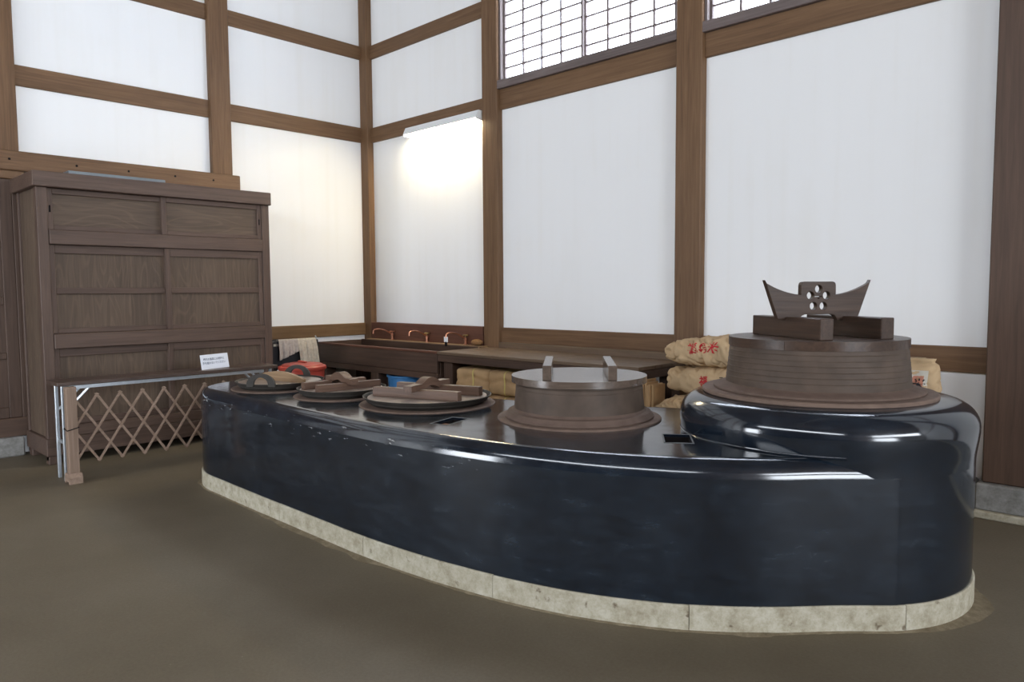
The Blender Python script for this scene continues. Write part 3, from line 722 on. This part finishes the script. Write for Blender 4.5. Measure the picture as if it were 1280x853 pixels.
def sliding(y0, y1, z0, z1, x, topr, botr, mid=None, horiz=False, nb=3, pull=None):
    st = 0.045
    d = empty('sliding_door', Vector((x-0.014, (y0+y1)/2, z0))-origin(cb)); d.parent = cb
    for yy in (y0, y1-st): box('door_stile', x-0.028, x, yy, yy+st, z0, z1, W_CAB['Z'], d, 0.003)
    for za, zb in ((z1-topr, z1), (z0, z0+botr)) + ((mid,) if mid else ()):
        box('door_rail', x-0.027, x-0.001, y0+st, y1-st, za, zb, W_CAB['Y'], d, 0.003)
    a, b = y0+st-0.004, y1-st+0.004
    if horiz: box('panel_board', x-0.028, x-0.020, a, b, z0+botr-0.004, z1-topr+0.004, W_CABP['Y'], d, 0)
    else:
        zr = [(z0+botr-0.004, z1-topr+0.004)] if not mid else [(z0+botr-0.004, mid[0]+0.004), (mid[1]-0.004, z1-topr+0.004)]
        for za, zb in zr:
            for k in range(nb):
                w = (b-a)/nb; dx = random.uniform(-0.0008, 0.0008)
                box('panel_board', x-0.028, x-0.020+dx, a+k*w+0.0002, a+(k+1)*w-0.0002, za, zb, W_CABP['Z'], d, 0.0005)
    if pull is not None:
        box('finger_pull', x-0.0005, x+0.002, pull-0.007, pull+0.007, (z0+z1)/2-0.03, (z0+z1)/2+0.03, DARK, d, 0.001)
    return d
ya, yb = Y0+0.087, Y1-0.087
XB, XF = CX-0.040, CX-0.010
sliding(ya, YM-0.0, 2.064, 2.423, XB, 0.048, 0.042, None, True, pull=ya+0.022); sliding(YM-0.045, yb, 2.064, 2.423, XF, 0.048, 0.042, None, True, pull=yb-0.022)
sliding(ya, YM+0.02, 1.152, 1.933, XB, 0.075, 0.045, (1.500, 1.556), False, 3); sliding(YM-0.025, yb, 1.152, 1.933, XF, 0.075, 0.045, (1.500, 1.556), False, 3)
sliding(ya, YM+0.02, 0.332, 1.016, XB, 0.072, 0.05, None, False, 3); sliding(YM-0.025, yb, 0.332, 1.016, XF, 0.072, 0.05, None, False, 3)
sl = box('flat_board', 0.50, 0.77, -3.70, -2.87, 2.5562, 2.590, SLATE, None, 0.004, loc=(0.63, -3.28, 2.5562))
setp(sl, 'thin blue grey board lying flat on top of the cabinet', 'board')

# ================================================================== FOLDING TABLE WITH SIGN, LATTICE FENCE
ft = empty('folding_table', (1.35, -3.14, 0), label='long narrow folding table with dark top and metal legs before the cabinet', cat='table')
TX0, TX1, TY0, TY1, TZ = 1.30, 1.60, -4.075, -2.20, 0.803
box('table_top', TX0, TX1, TY0, TY1, 0.772, TZ, W_BENCH['Y'], ft, 0.004)
box('front_rail', TX1-0.075, TX1-0.045, TY0+0.10, TY1-0.12, 0.738, 0.772, STEEL, ft, 0.002)
box('rear_rail', TX0+0.045, TX0+0.075, TY0+0.10, TY1-0.12, 0.738, 0.772, STEEL, ft, 0.002)
for y in (TY0+0.05, TY1-0.05):
    for x in (TX0+0.06, TX1-0.06):
        box('leg', x-0.013, x+0.013, y-0.013, y+0.013, 0.0, 0.772, STEEL, ft, 0.003)
    box('leg_stretcher', TX0+0.073, TX1-0.073, y-0.010, y+0.010, 0.30, 0.325, STEEL, ft, 0.002)
    sgn = 1 if y < -3 else -1
    for x in (TX0+0.06, TX1-0.06):
        b = bmesh.new(); tube(b, [(x, y+sgn*0.012, 0.56), (x, y+sgn*0.20, 0.755)], 0.011, 6); obj('brace', b, STEEL, ft)
sg = empty('paper_sign', (1.47, -2.75, TZ), math.radians(19), label='small white notice card with two lines of writing on the folding table', cat='sign')
b = bmesh.new(); bx(b, -0.004, 0.004, -0.16, 0.16, 0.0, 0.135, 0.0015)
bmesh.ops.transform(b, matrix=Matrix.Rotation(math.radians(-9), 4, 'Y'), verts=b.verts); obj('card', b, PAPER, sg, local=True)
b = bmesh.new(); bx(b, -0.062, 0.0, -0.05, 0.05, 0.0, 0.004, 0.001); bx(b, -0.062, -0.058, -0.05, 0.05, 0.0, 0.05, 0.001); obj('card_prop', b, PAPER, sg, local=True)
def text_mesh(s, size, bold=0.0):
    c = bpy.data.curves.new('txt', 'FONT'); c.body = s; c.size = size; c.align_x = 'CENTER'; c.align_y = 'CENTER'; c.resolution_u = 2; c.offset = bold
    o = bpy.data.objects.new('txt', c); COL.objects.link(o); bpy.context.view_layer.update()
    m_ = bpy.data.meshes.new_from_object(o.evaluated_get(bpy.context.evaluated_depsgraph_get())); bpy.data.objects.remove(o)
    m_.materials.clear(); return m_
ry = Matrix.Rotation(math.radians(-9), 4, 'Y')
for s, zc in (('柵内の道具には絶対に', 0.090), ('手を触れないでください', 0.055)):
    tm = text_mesh(s, 0.0245, 0.0004); tm.transform(ry @ Matrix(((0, 0, 1, 0.0046), (1, 0, 0, -0.01), (0, 1, 0, zc), (0, 0, 0, 1)))); tm.materials.append(BLUEINK)
    share('lettering', tm, (0, 0, 0), sg)
# expanding lattice fence
lf = empty('lattice_fence', (1.62, -3.1, 0), label='expanding diamond lattice fence with a wooden end post in front of the cabinet', cat='fence')
FX = 1.632
pb = bmesh.new(); bx(pb, FX-0.035, FX+0.035, -4.035, -3.96, 0.055, 0.768, 0.005); po = obj('end_post', pb, W_SLAT['Z'], lf)
b = bmesh.new(); prism(b, [(-0.085, 0), (-0.055, 0), (-0.045, 0.02), (0.045, 0.02), (0.055, 0), (0.085, 0), (0.085, 0.06), (0.06, 0.095), (-0.06, 0.095), (-0.085, 0.06)], -4.045, -3.95, lambda u, v, h: (FX+u*0.75, h, v*0.85))
obj('post_foot', b, W_SLAT['X'], lf, angle=25)
b = bmesh.new(); tube(b, [(FX-0.04, -4.04, 0.435), (FX+0.04, -4.04, 0.425), (FX+0.04, -3.955, 0.445), (FX-0.04, -3.955, 0.44), (FX-0.04, -4.04, 0.435)], 0.004, 5); obj('binding_wire', b, DARK, lf)
ZT, ZB, PT = 0.690, 0.155, 0.1755
ys = [-3.808+PT*k for k in range(-3, 10)]
sl_ = Vector((0, 2*PT, ZB-ZT)); LN = sl_.length
def slat(ya, za, yb, zb, x):
    d = Vector((0, yb-ya, zb-za)); L = d.length; b = bmesh.new(); e = 0.012
    an = math.atan2(d.z, d.y)
    bx(b, -0.0045, 0.0045, -L/2-e, L/2+e, -0.0095, 0.0095, 0.0015)
    bmesh.ops.transform(b, matrix=Matrix.Translation((x, (ya+yb)/2, (za+zb)/2)) @ Matrix.Rotation(an, 4, 'X'), verts=b.verts)
    obj('slat', b, W_SLAT['Y'], lf)
YL, YR = -3.957, -2.24
for y in ys:
    for dr in (1, -1):
        ya, za, yb, zb = y, ZT, y+dr*2*PT, ZB
        # clip to the span between end post and far end
        def cut(yl, keep_gt):
            global ya, za, yb, zb
            t = (yl-ya)/(yb-ya); zc = za+(zb-za)*t
            if (ya < yl) == keep_gt and (yb < yl) == keep_gt: return False
            if (ya < yl) == keep_gt: ya, za = yl, zc
            elif (yb < yl) == keep_gt: yb, zb = yl, zc
            return True
        if not cut(YL, True) or not cut(YR, False): continue
        if abs(yb-ya) < 0.05: continue
        slat(ya, za, yb, zb, FX-0.005 if dr == 1 else FX+0.005)
for y in ys:
    if YL < y < YR:
        for z in (ZT, ZB):
            b = bmesh.new(); bx(b, FX-0.011, FX+0.011, y-0.016, y+0.016, z-0.004, z+0.006, 0.001); obj('pivot_cap', b, W_SLAT['Y'], lf)

# ================================================================== SINK AND COUNTER
SZ = 0.885; SF = -0.83
sk = empty('trough_sink', (1.2, -0.42, 0), label='long dark wooden trough sink in the corner under the taps', cat='sink')
box('front_panel', 0.09, 2.35, SF, SF+0.03, 0.655, SZ-0.025, W_SINK['X'], sk, 0.004)
box('lower_rail', 0.09, 2.35, SF+0.004, SF+0.04, 0.585, 0.652, W_SINK['X'], sk, 0.004)
box('front_rim', 0.06, 2.35, SF-0.008, SF+0.045, SZ-0.025, SZ, W_RED['X'], sk, 0.005)
box('end_panel', 0.06, 0.09, SF, -0.17, 0.60, SZ, W_SINK['Y'], sk, 0.004)
box('end_panel', 2.32, 2.35, SF+0.046, -0.17, 0.60, SZ-0.001, W_SINK['Y'], sk, 0.003)
box('inner_wall', 0.09, 2.32, -0.20, -0.17, 0.60, SZ+0.006, W_SINK['X'], sk, 0.003)
box('basin_floor', 0.09, 2.32, SF+0.03, -0.20, 0.60, 0.63, W_SINK['X'], sk, 0.002)
box('tap_ledge', 0.16, 2.35, -0.168, -0.09, SZ-0.02, SZ+0.013, W_LEDGE['X'], sk, 0.004)
box('splash_board', 0.162, 2.262, -0.089, -0.036, SZ-0.02, 1.109, W_RED['X'], sk, 0.004)
for x in (0.10, 1.17, 2.20):
    for y in (SF+0.01, -0.30): box('leg', x, x+0.14, y, y+0.14, 0.0, 0.60, W_SINK['Z'], sk, 0.005)
ct = empty('plank_counter', (3.6, -0.42, 0), label='long brown plank counter with open space for parcels beneath', cat='counter')
CX0, CX1 = 2.352, 4.83
ny = 3; w = (-0.085-SF-0.0)/ny
for k in range(ny):
    y0 = SF+k*w
    xs_ = [CX0, 3.16+0.3*k, CX1] if k != 1 else [CX0, 3.7, CX1]
    for a, b in zip(xs_[:-1], xs_[1:]):
        box('top_plank', a+0.001, b-0.001, y0+0.001, y0+w-0.001, SZ-0.03, SZ+random.uniform(-0.001, 0.001), W_COUNT['X'], ct, 0.003)
box('back_upstand', 2.51, 4.68, -0.084, -0.034, SZ-0.03, 0.945, W_COUNT['X'], ct, 0.004)
box('front_apron', CX0, CX1-0.01, SF+0.006, SF+0.046, 0.78, SZ-0.031, W_SINK['X'], ct, 0.004)
box('end_apron', CX1-0.05, CX1-0.01, SF+0.05, -0.10, 0.78, SZ-0.031, W_SINK['Y'], ct, 0.004)
for x in (2.40, 4.68):
    for y in (SF+0.05, -0.30): box('leg', x, x+0.13, y, y+0.13, 0.0, SZ-0.031, W_SINK['Z'], ct, 0.005)
# copper taps
def tap(x, label, tag_=False, mt=COPPER, dx=0.0, drop=0.0):
    t = empty('copper_tap', (x, -0.125, SZ+0.013), label=label, cat='tap', group='copper taps over the trough sink')
    b = bmesh.new(); lathe(b, [(0.026, 0), (0.026, 0.008), (0.015, 0.012), (0.014, 0.05), (0.018, 0.055), (0.018, 0.075), (0.010, 0.08)], 14); obj('tap_body', b, mt, t, local=True)
    b = bmesh.new(); pts = [(0, 0, 0.07)] + [(dx*k/10*0.3, -0.27*(k/10), 0.07+0.075*math.sin(PI*min(1, k/10)*0.62)) for k in range(1, 11)]
    pts += [(dx*0.31, -0.285, pts[-1][2]-0.012), (dx*0.32, -0.29, pts[-1][2]-0.05)]
    tube(b, pts, 0.0085, 8); obj('spout', b, mt, t, local=True)
    b = bmesh.new(); tube(b, [(0.0, 0.0, 0.075), (0.0, 0.0, 0.105)], 0.006, 6); tube(b, [(-0.035, 0.008, 0.108), (0.035, -0.008, 0.108)], 0.007, 6); tube(b, [(-0.008, -0.033, 0.108), (0.008, 0.033, 0.108)], 0.007, 6)
    obj('tap_handle', b, BRASS if not mt is COPPER or tag_ or dx else COPPER, t, local=True)
    if tag_:
        b = bmesh.new(); bx(b, -0.032, 0.032, -0.293, -0.288, 0.045, 0.105, 0.002); obj('white_tag', b, WHITE_P, t, local=True)
        b = bmesh.new(); lathe(b, [(0.010, 0.0), (0.014, 0.01), (0.014, 0.04), (0.008, 0.05)], 10); bmesh.ops.translate(b, verts=b.verts, vec=(0, -0.29, 0.0)); obj('nozzle', b, DARK, t, local=True)
    return t
tap(0.66, 'copper swan neck tap nearest the corner post')
tap(1.34, 'copper swan neck tap between the two other taps', dx=0.10)
tap(2.02, 'copper swan neck tap with a white tag on its spout', True)
b = bmesh.new(); bmesh.ops.create_uvsphere(b, u_segments=20, v_segments=12, radius=1)
for v in b.verts:
    v.co = Vector((v.co.x*0.085, v.co.y*0.048, v.co.z*0.036)) * (1+0.05*noise.noise(v.co*9))
sb = obj('scrub_brush', b, BRISTLE, None, local=True); sb.location = (2.215, -0.130, SZ+0.013+0.0355)
setp(sb, 'brown oval palm fibre scrubbing brush at the end of the tap ledge', 'brush')

# ================================================================== SACKS, PARCELS, BUCKETS, TOWELS
def bag_mesh(L, W, H, seed, sq=3.4, wr=0.014, nu=96, nv=72, endh=0.10, sag=0.0):
    b = bmesh.new(); rings = []
    for i in range(nu+1):
        u = -1+2*i/nu; au = abs(u)
        hp = max(endh, (1-au**3.2))**0.55 if au < 1 else endh**0.55
        wp = 1-0.13*au**4
        ringv = []
        for k in range(nv):
            a = 2*PI*k/nv; ca, sa = math.cos(a), math.sin(a)
            y = math.copysign(abs(ca)**(2/sq), ca)*W/2*wp; z = math.copysign(abs(sa)**(2/sq), sa)*H/2*hp
            p = Vector((u*L/2, y, z))
            q = p*7+Vector((seed*13.1, seed*7.7, seed*3.3))
            n_ = noise.fractal(q*0.6, 1.1, 2.0, 4)*1.3; rid = 1-abs(noise.noise(Vector((q.x*1.6, q.y*0.7, q.z*1.1))))
            dv = Vector((0.15*u, ca*0.7, sa)).normalized()
            cr_ = 1-abs(noise.noise(Vector((q.x*2.7+1.3*q.z, q.y*1.3, q.z*2.2+0.8*q.x))))
            p += dv*(wr*n_ + wr*0.9*(rid-0.75) - wr*1.3*max(0, cr_-0.82)/0.18)
            p.z -= sag*u*u
            p.z = max(p.z, -H/2+0.0)
            ringv.append(b.verts.new(p))
        rings.append(ringv)
    for a, c in zip(rings[:-1], rings[1:]):
        for k in range(nv): b.faces.new((a[k], a[(k+1) % nv], c[(k+1) % nv], c[k]))
    b.faces.new(rings[0][::-1]); b.faces.new(rings[-1])
    return b
def project_text(parent, host, s, size, centre, udir, vdir, m, bold=0.0, lift=0.004):
    """flat lettering laid onto the host mesh (both in the parent's frame)"""
    tm = text_mesh(s, size, bold); hm = host.data
    bvh = BVHTree.FromPolygons([v.co for v in hm.vertices], [p.vertices[:] for p in hm.polygons])
    bb = bmesh.new(); bb.from_mesh(tm); bmesh.ops.triangulate(bb, faces=bb.faces)
    bmesh.ops.subdivide_edges(bb, edges=[e for e in bb.edges if e.calc_length() > size*0.25], cuts=2, use_grid_fill=True)
    c, U, V = Vector(centre), Vector(udir).normalized(), Vector(vdir).normalized(); N = U.cross(V)
    for v in bb.verts:
        o = c+U*v.co.x+V*v.co.y+N*0.5
        h = bvh.ray_cast(o, -N)
        v.co = (h[0]+N*lift) if h[0] is not None else (c+U*v.co.x+V*v.co.y)
    bpy.data.meshes.remove(tm)
    return obj('lettering', bb, m, parent, local=True)
def sack(loc, rz, L, W, H, seed, label, m=KRAFT, endh=0.10, sag=0.0, wr=0.014, tilt=0.0):
    t = empty('rice_sack', loc, rz, label=label, cat='sack', group='kraft paper rice sacks'); t.rotation_euler[1] = tilt
    b = bag_mesh(L, W, H, seed, endh=endh, sag=sag, wr=wr); bmesh.ops.translate(b, verts=b.verts, vec=(0, 0, H/2))
    o = obj('sack_paper', b, m, t, local=True, angle=180)
    return t, o
s_rz = math.radians(-4)
sack((5.50, -0.62, 0.0), s_rz, 0.95, 0.52, 0.24, 3, 'lowest kraft sack of the stack beside the counter end')
sack((5.50, -0.62, 0.232), s_rz, 0.95, 0.52, 0.24, 4, 'second lowest kraft sack of the stack beside the counter end')
t3_, o3 = sack((5.43, -0.72, 0.464), math.radians(-10), 0.92, 0.46, 0.22, 5, 'crumpled kraft sack end poking out below the red marked sacks', endh=0.06, wr=0.03)
t2_, o2 = sack((5.60, -0.60, 0.672), s_rz, 1.06, 0.50, 0.26, 6, 'kraft rice sack with one red character, under the top sack', endh=0.5)
t1_, o1 = sack((5.545, -0.60, 0.915), s_rz, 1.02, 0.48, 0.235, 7, 'topmost kraft rice sack with three red characters, beside the great cauldron', endh=0.34, sag=0.015, wr=0.026)
project_text(t1_, o1, '福島米', 0.088, (-0.135, -0.2, 0.135), (1, 0, 0.10), (0, 0.35, 1), REDINK, 0.0015)
project_text(t2_, o2, '福', 0.080, (-0.175, -0.2, 0.135), (1, 0, 0.05), (0, 0.2, 1), REDINK, 0.002)
project_text(t2_, o2, '三 〇', 0.042, (-0.01, -0.2, 0.165), (1, 0, 0.05), (0, 0.2, 1), BLACKINK, 0.001)
# upright sack behind the great cauldron
tu = empty('rice_sack', (6.66, -0.46, 0), 0, label='upright kraft rice sack with pink print standing behind the great cauldron', cat='sack', group='kraft paper rice sacks')
b = bag_mesh(1.05, 0.44, 0.26, 11, endh=0.22, wr=0.016)
bmesh.ops.transform(b, matrix=Matrix.Translation((0, 0, 0.525)) @ Matrix.Rotation(PI/2, 4, 'Z') @ Matrix.Rotation(PI/2, 4, 'Y'), verts=b.verts)
ou = obj('sack_paper', b, KRAFT, tu, local=True, angle=180)
PINK = plain('faded_pink_print', (0.50, 0.22, 0.15), 0.75, 0, 0.25, 18, 0.1, 0.2)
WHITEPR = plain('white_print', (0.62, 0.58, 0.50), 0.75, 0, 0.1, 18, 0.1, 0.2)
def decal(parent, host, x0, x1, z0, z1, m, name, lift, yo=-0.6):
    bvh = BVHTree.FromPolygons([v.co for v in host.data.vertices], [p.vertices[:] for p in host.data.polygons])
    bb = bmesh.new(); g = []
    for i in range(15):
        row = []
        for j in range(15):
            p = Vector((x0+(x1-x0)*i/14, yo, z0+(z1-z0)*j/14)); h = bvh.ray_cast(p, Vector((0, 1, 0)))
            row.append(bb.verts.new(h[0]+Vector((0, -lift, 0)) if h[0] is not None else p+Vector((0, -yo, 0))))
        g.append(row)
    for i in range(14):
        for j in range(14): bb.faces.new((g[i][j], g[i+1][j], g[i+1][j+1], g[i][j+1]))
    return obj(name, bb, m, parent, local=True, angle=180)
decal(tu, ou, -0.17, 0.165, 0.55, 0.975, WHITEPR, 'white_border', 0.003)
decal(tu, ou, -0.15, 0.145, 0.57, 0.940, PINK, 'pink_print', 0.006)
project_text(tu, ou, 'の米', 0.075, (0.085, -0.1, 0.885), (1, 0, 0), (0, 0, 1), BLACKINK, 0.001, 0.009)

# strapped parcels under the counter
def parcel(loc, rz, seed, label):
    t = empty('paper_parcel', loc, rz, label=label, cat='parcel', group='strapped brown paper parcels under the counter')
    L, W, H = 0.455, 0.50, 0.245
    b = bmesh.new(); bmesh.ops.create_cube(b, size=1.0)
    bmesh.ops.subdivide_edges(b, edges=b.edges, cuts=13, use_grid_fill=True)
    for v in b.verts:
        p = v.co*2; 
        q = Vector([math.copysign(min(1, abs(c)), c) for c in p])
        rl = (abs(q.x)**7+abs(q.y)**7+abs(q.z)**7)**(1/7)
        q = q/max(rl, 1e-6)
        co = Vector((q.x*L/2, q.y*W/2, q.z*H/2))
        s_ = co*9+Vector((seed*5.1, seed*2.3, 0))
        co += q.normalized()*(0.011*noise.fractal(s_, 1, 2, 4))
        if q.y < -0.75:                                     # folded, tucked-in end of the wrapping
            fold = 0.020*math.exp(-((co.z+0.01+0.25*abs(co.x)-0.05)/0.018)**2)
            co.y += fold
        co.z = max(co.z, -H/2); v.co = co+Vector((0, 0, H/2))
    obj('wrapping', b, KRAFT_D, t, local=True, angle=180)
    b = bmesh.new(); path = []
    for a in range(40):
        an = 2*PI*a/40; ca, sa = math.cos(an), math.sin(an)
        k = (abs(ca)**7+abs(sa)**7)**(-1/7); path.append((ca*k*(W/2+0.007), sa*k*(H/2+0.005)+H/2))
    ra = [[b.verts.new((x0+0.02*math.sin(i*0.7)*0.2, y, max(z, 0.001))) for i, (y, z) in enumerate(path)] for x0 in (0.018, 0.034)]
    for i in range(40): b.faces.new((ra[0][i], ra[0][(i+1) % 40], ra[1][(i+1) % 40], ra[1][i]))
    obj('strap', b, STRAP, t, local=True, angle=180)
    return t
NAMES = ['bottom', 'middle', 'top']
for ci, (x, rz) in enumerate(((2.775, 5), (3.255, -3))):
    for k in range(3):
        lab = '%s strapped brown paper parcel in the stack %s' % (NAMES[k], 'next to the counter leg' if ci == 0 else 'nearest the tall brown cauldron')
        parcel((x+0.012*(k % 2), -0.55+0.01*k, 0.003+0.245*k), math.radians(rz+2*k), ci*3+k+1, lab)
# bundle of folded paper bags on edge under the counter's right end
bu = empty('bag_bundle', (4.63, -0.55, 0), label='upright bundle of folded tan paper bags under the right end of the counter', cat='bundle')
for k in range(12):
    x = 4.44+0.019*k
    if x > 4.66: break
    b = bmesh.new(); h = 0.70+random.uniform(-0.03, 0.04)
    bx(b, x, x+0.0165, -0.72+random.uniform(-0.012, 0.012), -0.33, 0.0, h, 0.003); obj('folded_bag', b, KRAFT_D, bu)
bt = empty('bag_bundle', (4.93, -0.58, 0), label='upright bundle of folded tan paper bags between the counter and the sack stack', cat='bundle')
for k in range(5):
    x = 4.842+0.021*k
    b = bmesh.new(); h = 0.775+random.uniform(-0.03, 0.02)
    bx(b, x, x+0.018, -0.80+random.uniform(-0.015, 0.012), -0.62, 0.0, h, 0.003); obj('folded_bag', b, KRAFT_D, bt)

# blue bucket
bk = empty('blue_bucket', (1.62, -0.62, 0), label='blue plastic bucket on the floor under the sink', cat='bucket')
b = bmesh.new(); lathe(b, [(0.02, 0.0), (0.185, 0.0), (0.195, 0.02), (0.235, 0.55), (0.248, 0.555), (0.250, 0.575), (0.232, 0.578), (0.226, 0.55), (0.185, 0.02), (0.02, 0.012)], 40); obj('bucket_wall', b, BLUE_PL, bk, local=True)
b = bmesh.new(); tube(b, [(0.25*math.cos(a), 0.02+0.06*math.sin(a), 0.535-0.24*math.sin(a)-0.0) for a in [PI*k/16 for k in range(17)]], 0.005, 6)
for v in b.verts: v.co.y -= 0.24*math.sin(max(0, min(PI, math.acos(max(-1, min(1, v.co.x/0.25))))))
obj('bail_handle', b, STEEL, bk, local=True)
# red pail with lid
rp = empty('red_pail', (1.02, -1.60, 0), label='large red plastic pail with a ridged lid beside the cabinet', cat='pail')
b = bmesh.new(); lathe(b, [(0.02, 0), (0.185, 0), (0.195, 0.015), (0.232, 0.66), (0.240, 0.665), (0.240, 0.680), (0.02, 0.680)], 48); obj('pail_wall', b, RED_PL, rp, local=True)
b = bmesh.new(); lathe(b, [(0.245, 0.676), (0.250, 0.674), (0.254, 0.682), (0.252, 0.704), (0.244, 0.712), (0.222, 0.714), (0.214, 0.726), (0.196, 0.734), (0.150, 0.735), (0.140, 0.742), (0.05, 0.744), (0.0005, 0.744)], 56, cap=False); 
lo = obj('pail_lid', b, RED_PL, rp, local=True)
b = bmesh.new(); bx(b, -0.075, 0.075, -0.016, 0.016, 0.742, 0.762, 0.006); obj('lid_grip', b, RED_PL, lo, local=True)
for s in (1,):
    b = bmesh.new(); bx(b, -0.03, 0.03, -0.262, -0.232, 0.60, 0.67, 0.006); bmesh.ops.rotate(b, verts=b.verts, matrix=Matrix.Rotation(math.radians(-35), 3, 'Z'), cent=(0, 0, 0)); obj('lug', b, WHITE_P, rp, local=True)
# dark towel stand with two towels over its rail
ts = empty('towel_stand', (0.45, -1.44, 0), label='dark low towel stand between the cabinet and the sink', cat='stand')
for y in (-1.735, -1.175):
    for x in (0.30, 0.60): box('leg', x-0.02, x+0.02, y-0.02, y+0.02, 0.0, 0.955, NAVY, ts, 0.004)
box('side_board', 0.555, 0.580, -1.715, -1.195, 0.25, 0.90, NAVY, ts, 0.003)
box('top_rail', 0.585, 0.615, -1.755, -1.155, 0.930, 0.958, NAVY, ts, 0.004); box('top_rail', 0.285, 0.315, -1.755, -1.155, 0.930, 0.958, NAVY, ts, 0.004)
for y in (-1.735, -1.175): box('end_rail', 0.315, 0.585, y-0.012, y+0.012, 0.905, 0.94, NAVY, ts, 0.003)
b = bmesh.new(); tube(b, [(0.60, -1.172, 0.955), (0.60, -1.172, 0.985), (0.60, -1.18, 1.0)], 0.008, 6); obj('rail_hook', b, STEEL, ts)
def towel(y0, y1, drop_l, drop_r, back, m, label, seed, skew=0.0):
    t = empty('hand_towel', (0.60, (y0+y1)/2, 0.958), label=label, cat='towel', group='towels on the stand')
    nu, nv = 26, 34; b = bmesh.new(); g = []
    for i in range(nu+1):
        f = i/nu; y = y0+(y1-y0)*f; dr = drop_l+(drop_r-drop_l)*f; row = []
        tot = back+0.05+dr
        for j in range(nv+1):
            s = tot*j/nv
            if s < back: x, z = 0.585-0.008, 0.958-(back-s)+0.006
            elif s < back+0.05:
                a = (s-back)/0.05*PI; x, z = 0.600-0.024*math.cos(a), 0.958+0.008+0.008*math.sin(a)
            else: x, z = 0.624, 0.962-(s-back-0.05)
            hang = max(0, s-back-0.05)
            amp = 0.010*min(1, hang/0.12)
            x += amp*(1.2+math.sin(f*19+seed)+0.7*math.sin(f*41+seed*2.1+hang*6)) if s >= back+0.05 else 0
            yy = y+skew*hang+0.006*noise.noise(Vector((f*6, hang*9, seed)))
            row.append(b.verts.new((x, yy, z)))
        g.append(row)
    for i in range(nu):
        for j in range(nv): b.faces.new((g[i][j], g[i+1][j], g[i+1][j+1], g[i][j+1]))
    o = obj('towel_cloth', b, m, t, angle=180)
    md = o.modifiers.new('thickness', 'SOLIDIFY'); md.thickness = 0.005; md.offset = 1
    return t
towel(-1.66, -1.42, 0.22, 0.13, 0.15, TOWEL, 'greyish towel with a slanting hem on the left of the stand', 1.0)
towel(-1.43, -1.19, 0.42, 0.46, 0.20, TOWEL2, 'longer cream towel hanging in folds beside the sink', 2.7, 0.12)

# ================================================================== FLUORESCENT LAMP
lp = empty('fluorescent_lamp', (1.63, -0.03, 3.40), label='white fluorescent wall lamp with a metal hood near the corner', cat='lamp')
LX0, LX1 = 0.975, 2.255
b = bmesh.new()
prism(b, [(-0.034, 3.468), (-0.112, 3.468), (-0.150, 3.392), (-0.150, 3.382), (-0.100, 3.448), (-0.034, 3.448)], LX0, LX1, lambda u, v, h: (h, u, v)); obj('hood', b, WHITE_P, lp, angle=25)
for x in (LX0, LX1-0.012):
    b = bmesh.new(); prism(b, [(-0.034, 3.466), (-0.110, 3.466), (-0.147, 3.392), (-0.147, 3.368), (-0.034, 3.358)], x+0.0006, x+0.0114, lambda u, v, h: (h, u, v)); obj('end_cap', b, WHITE_P, lp, angle=25)
b = bmesh.new(); tube(b, [(LX0+0.03, -0.088, 3.382), (LX1-0.03, -0.088, 3.382)], 0.016, 12); obj('tube', b, emit('warm_tube_light', (1.0, 0.84, 0.55), 220.0), lp)
b = bmesh.new(); bx(b, LX0-0.10, LX0-0.01, -0.06, -0.033, 3.42, 3.48, 0.003); obj('junction_box', b, W_LEDGE['X'], lp)
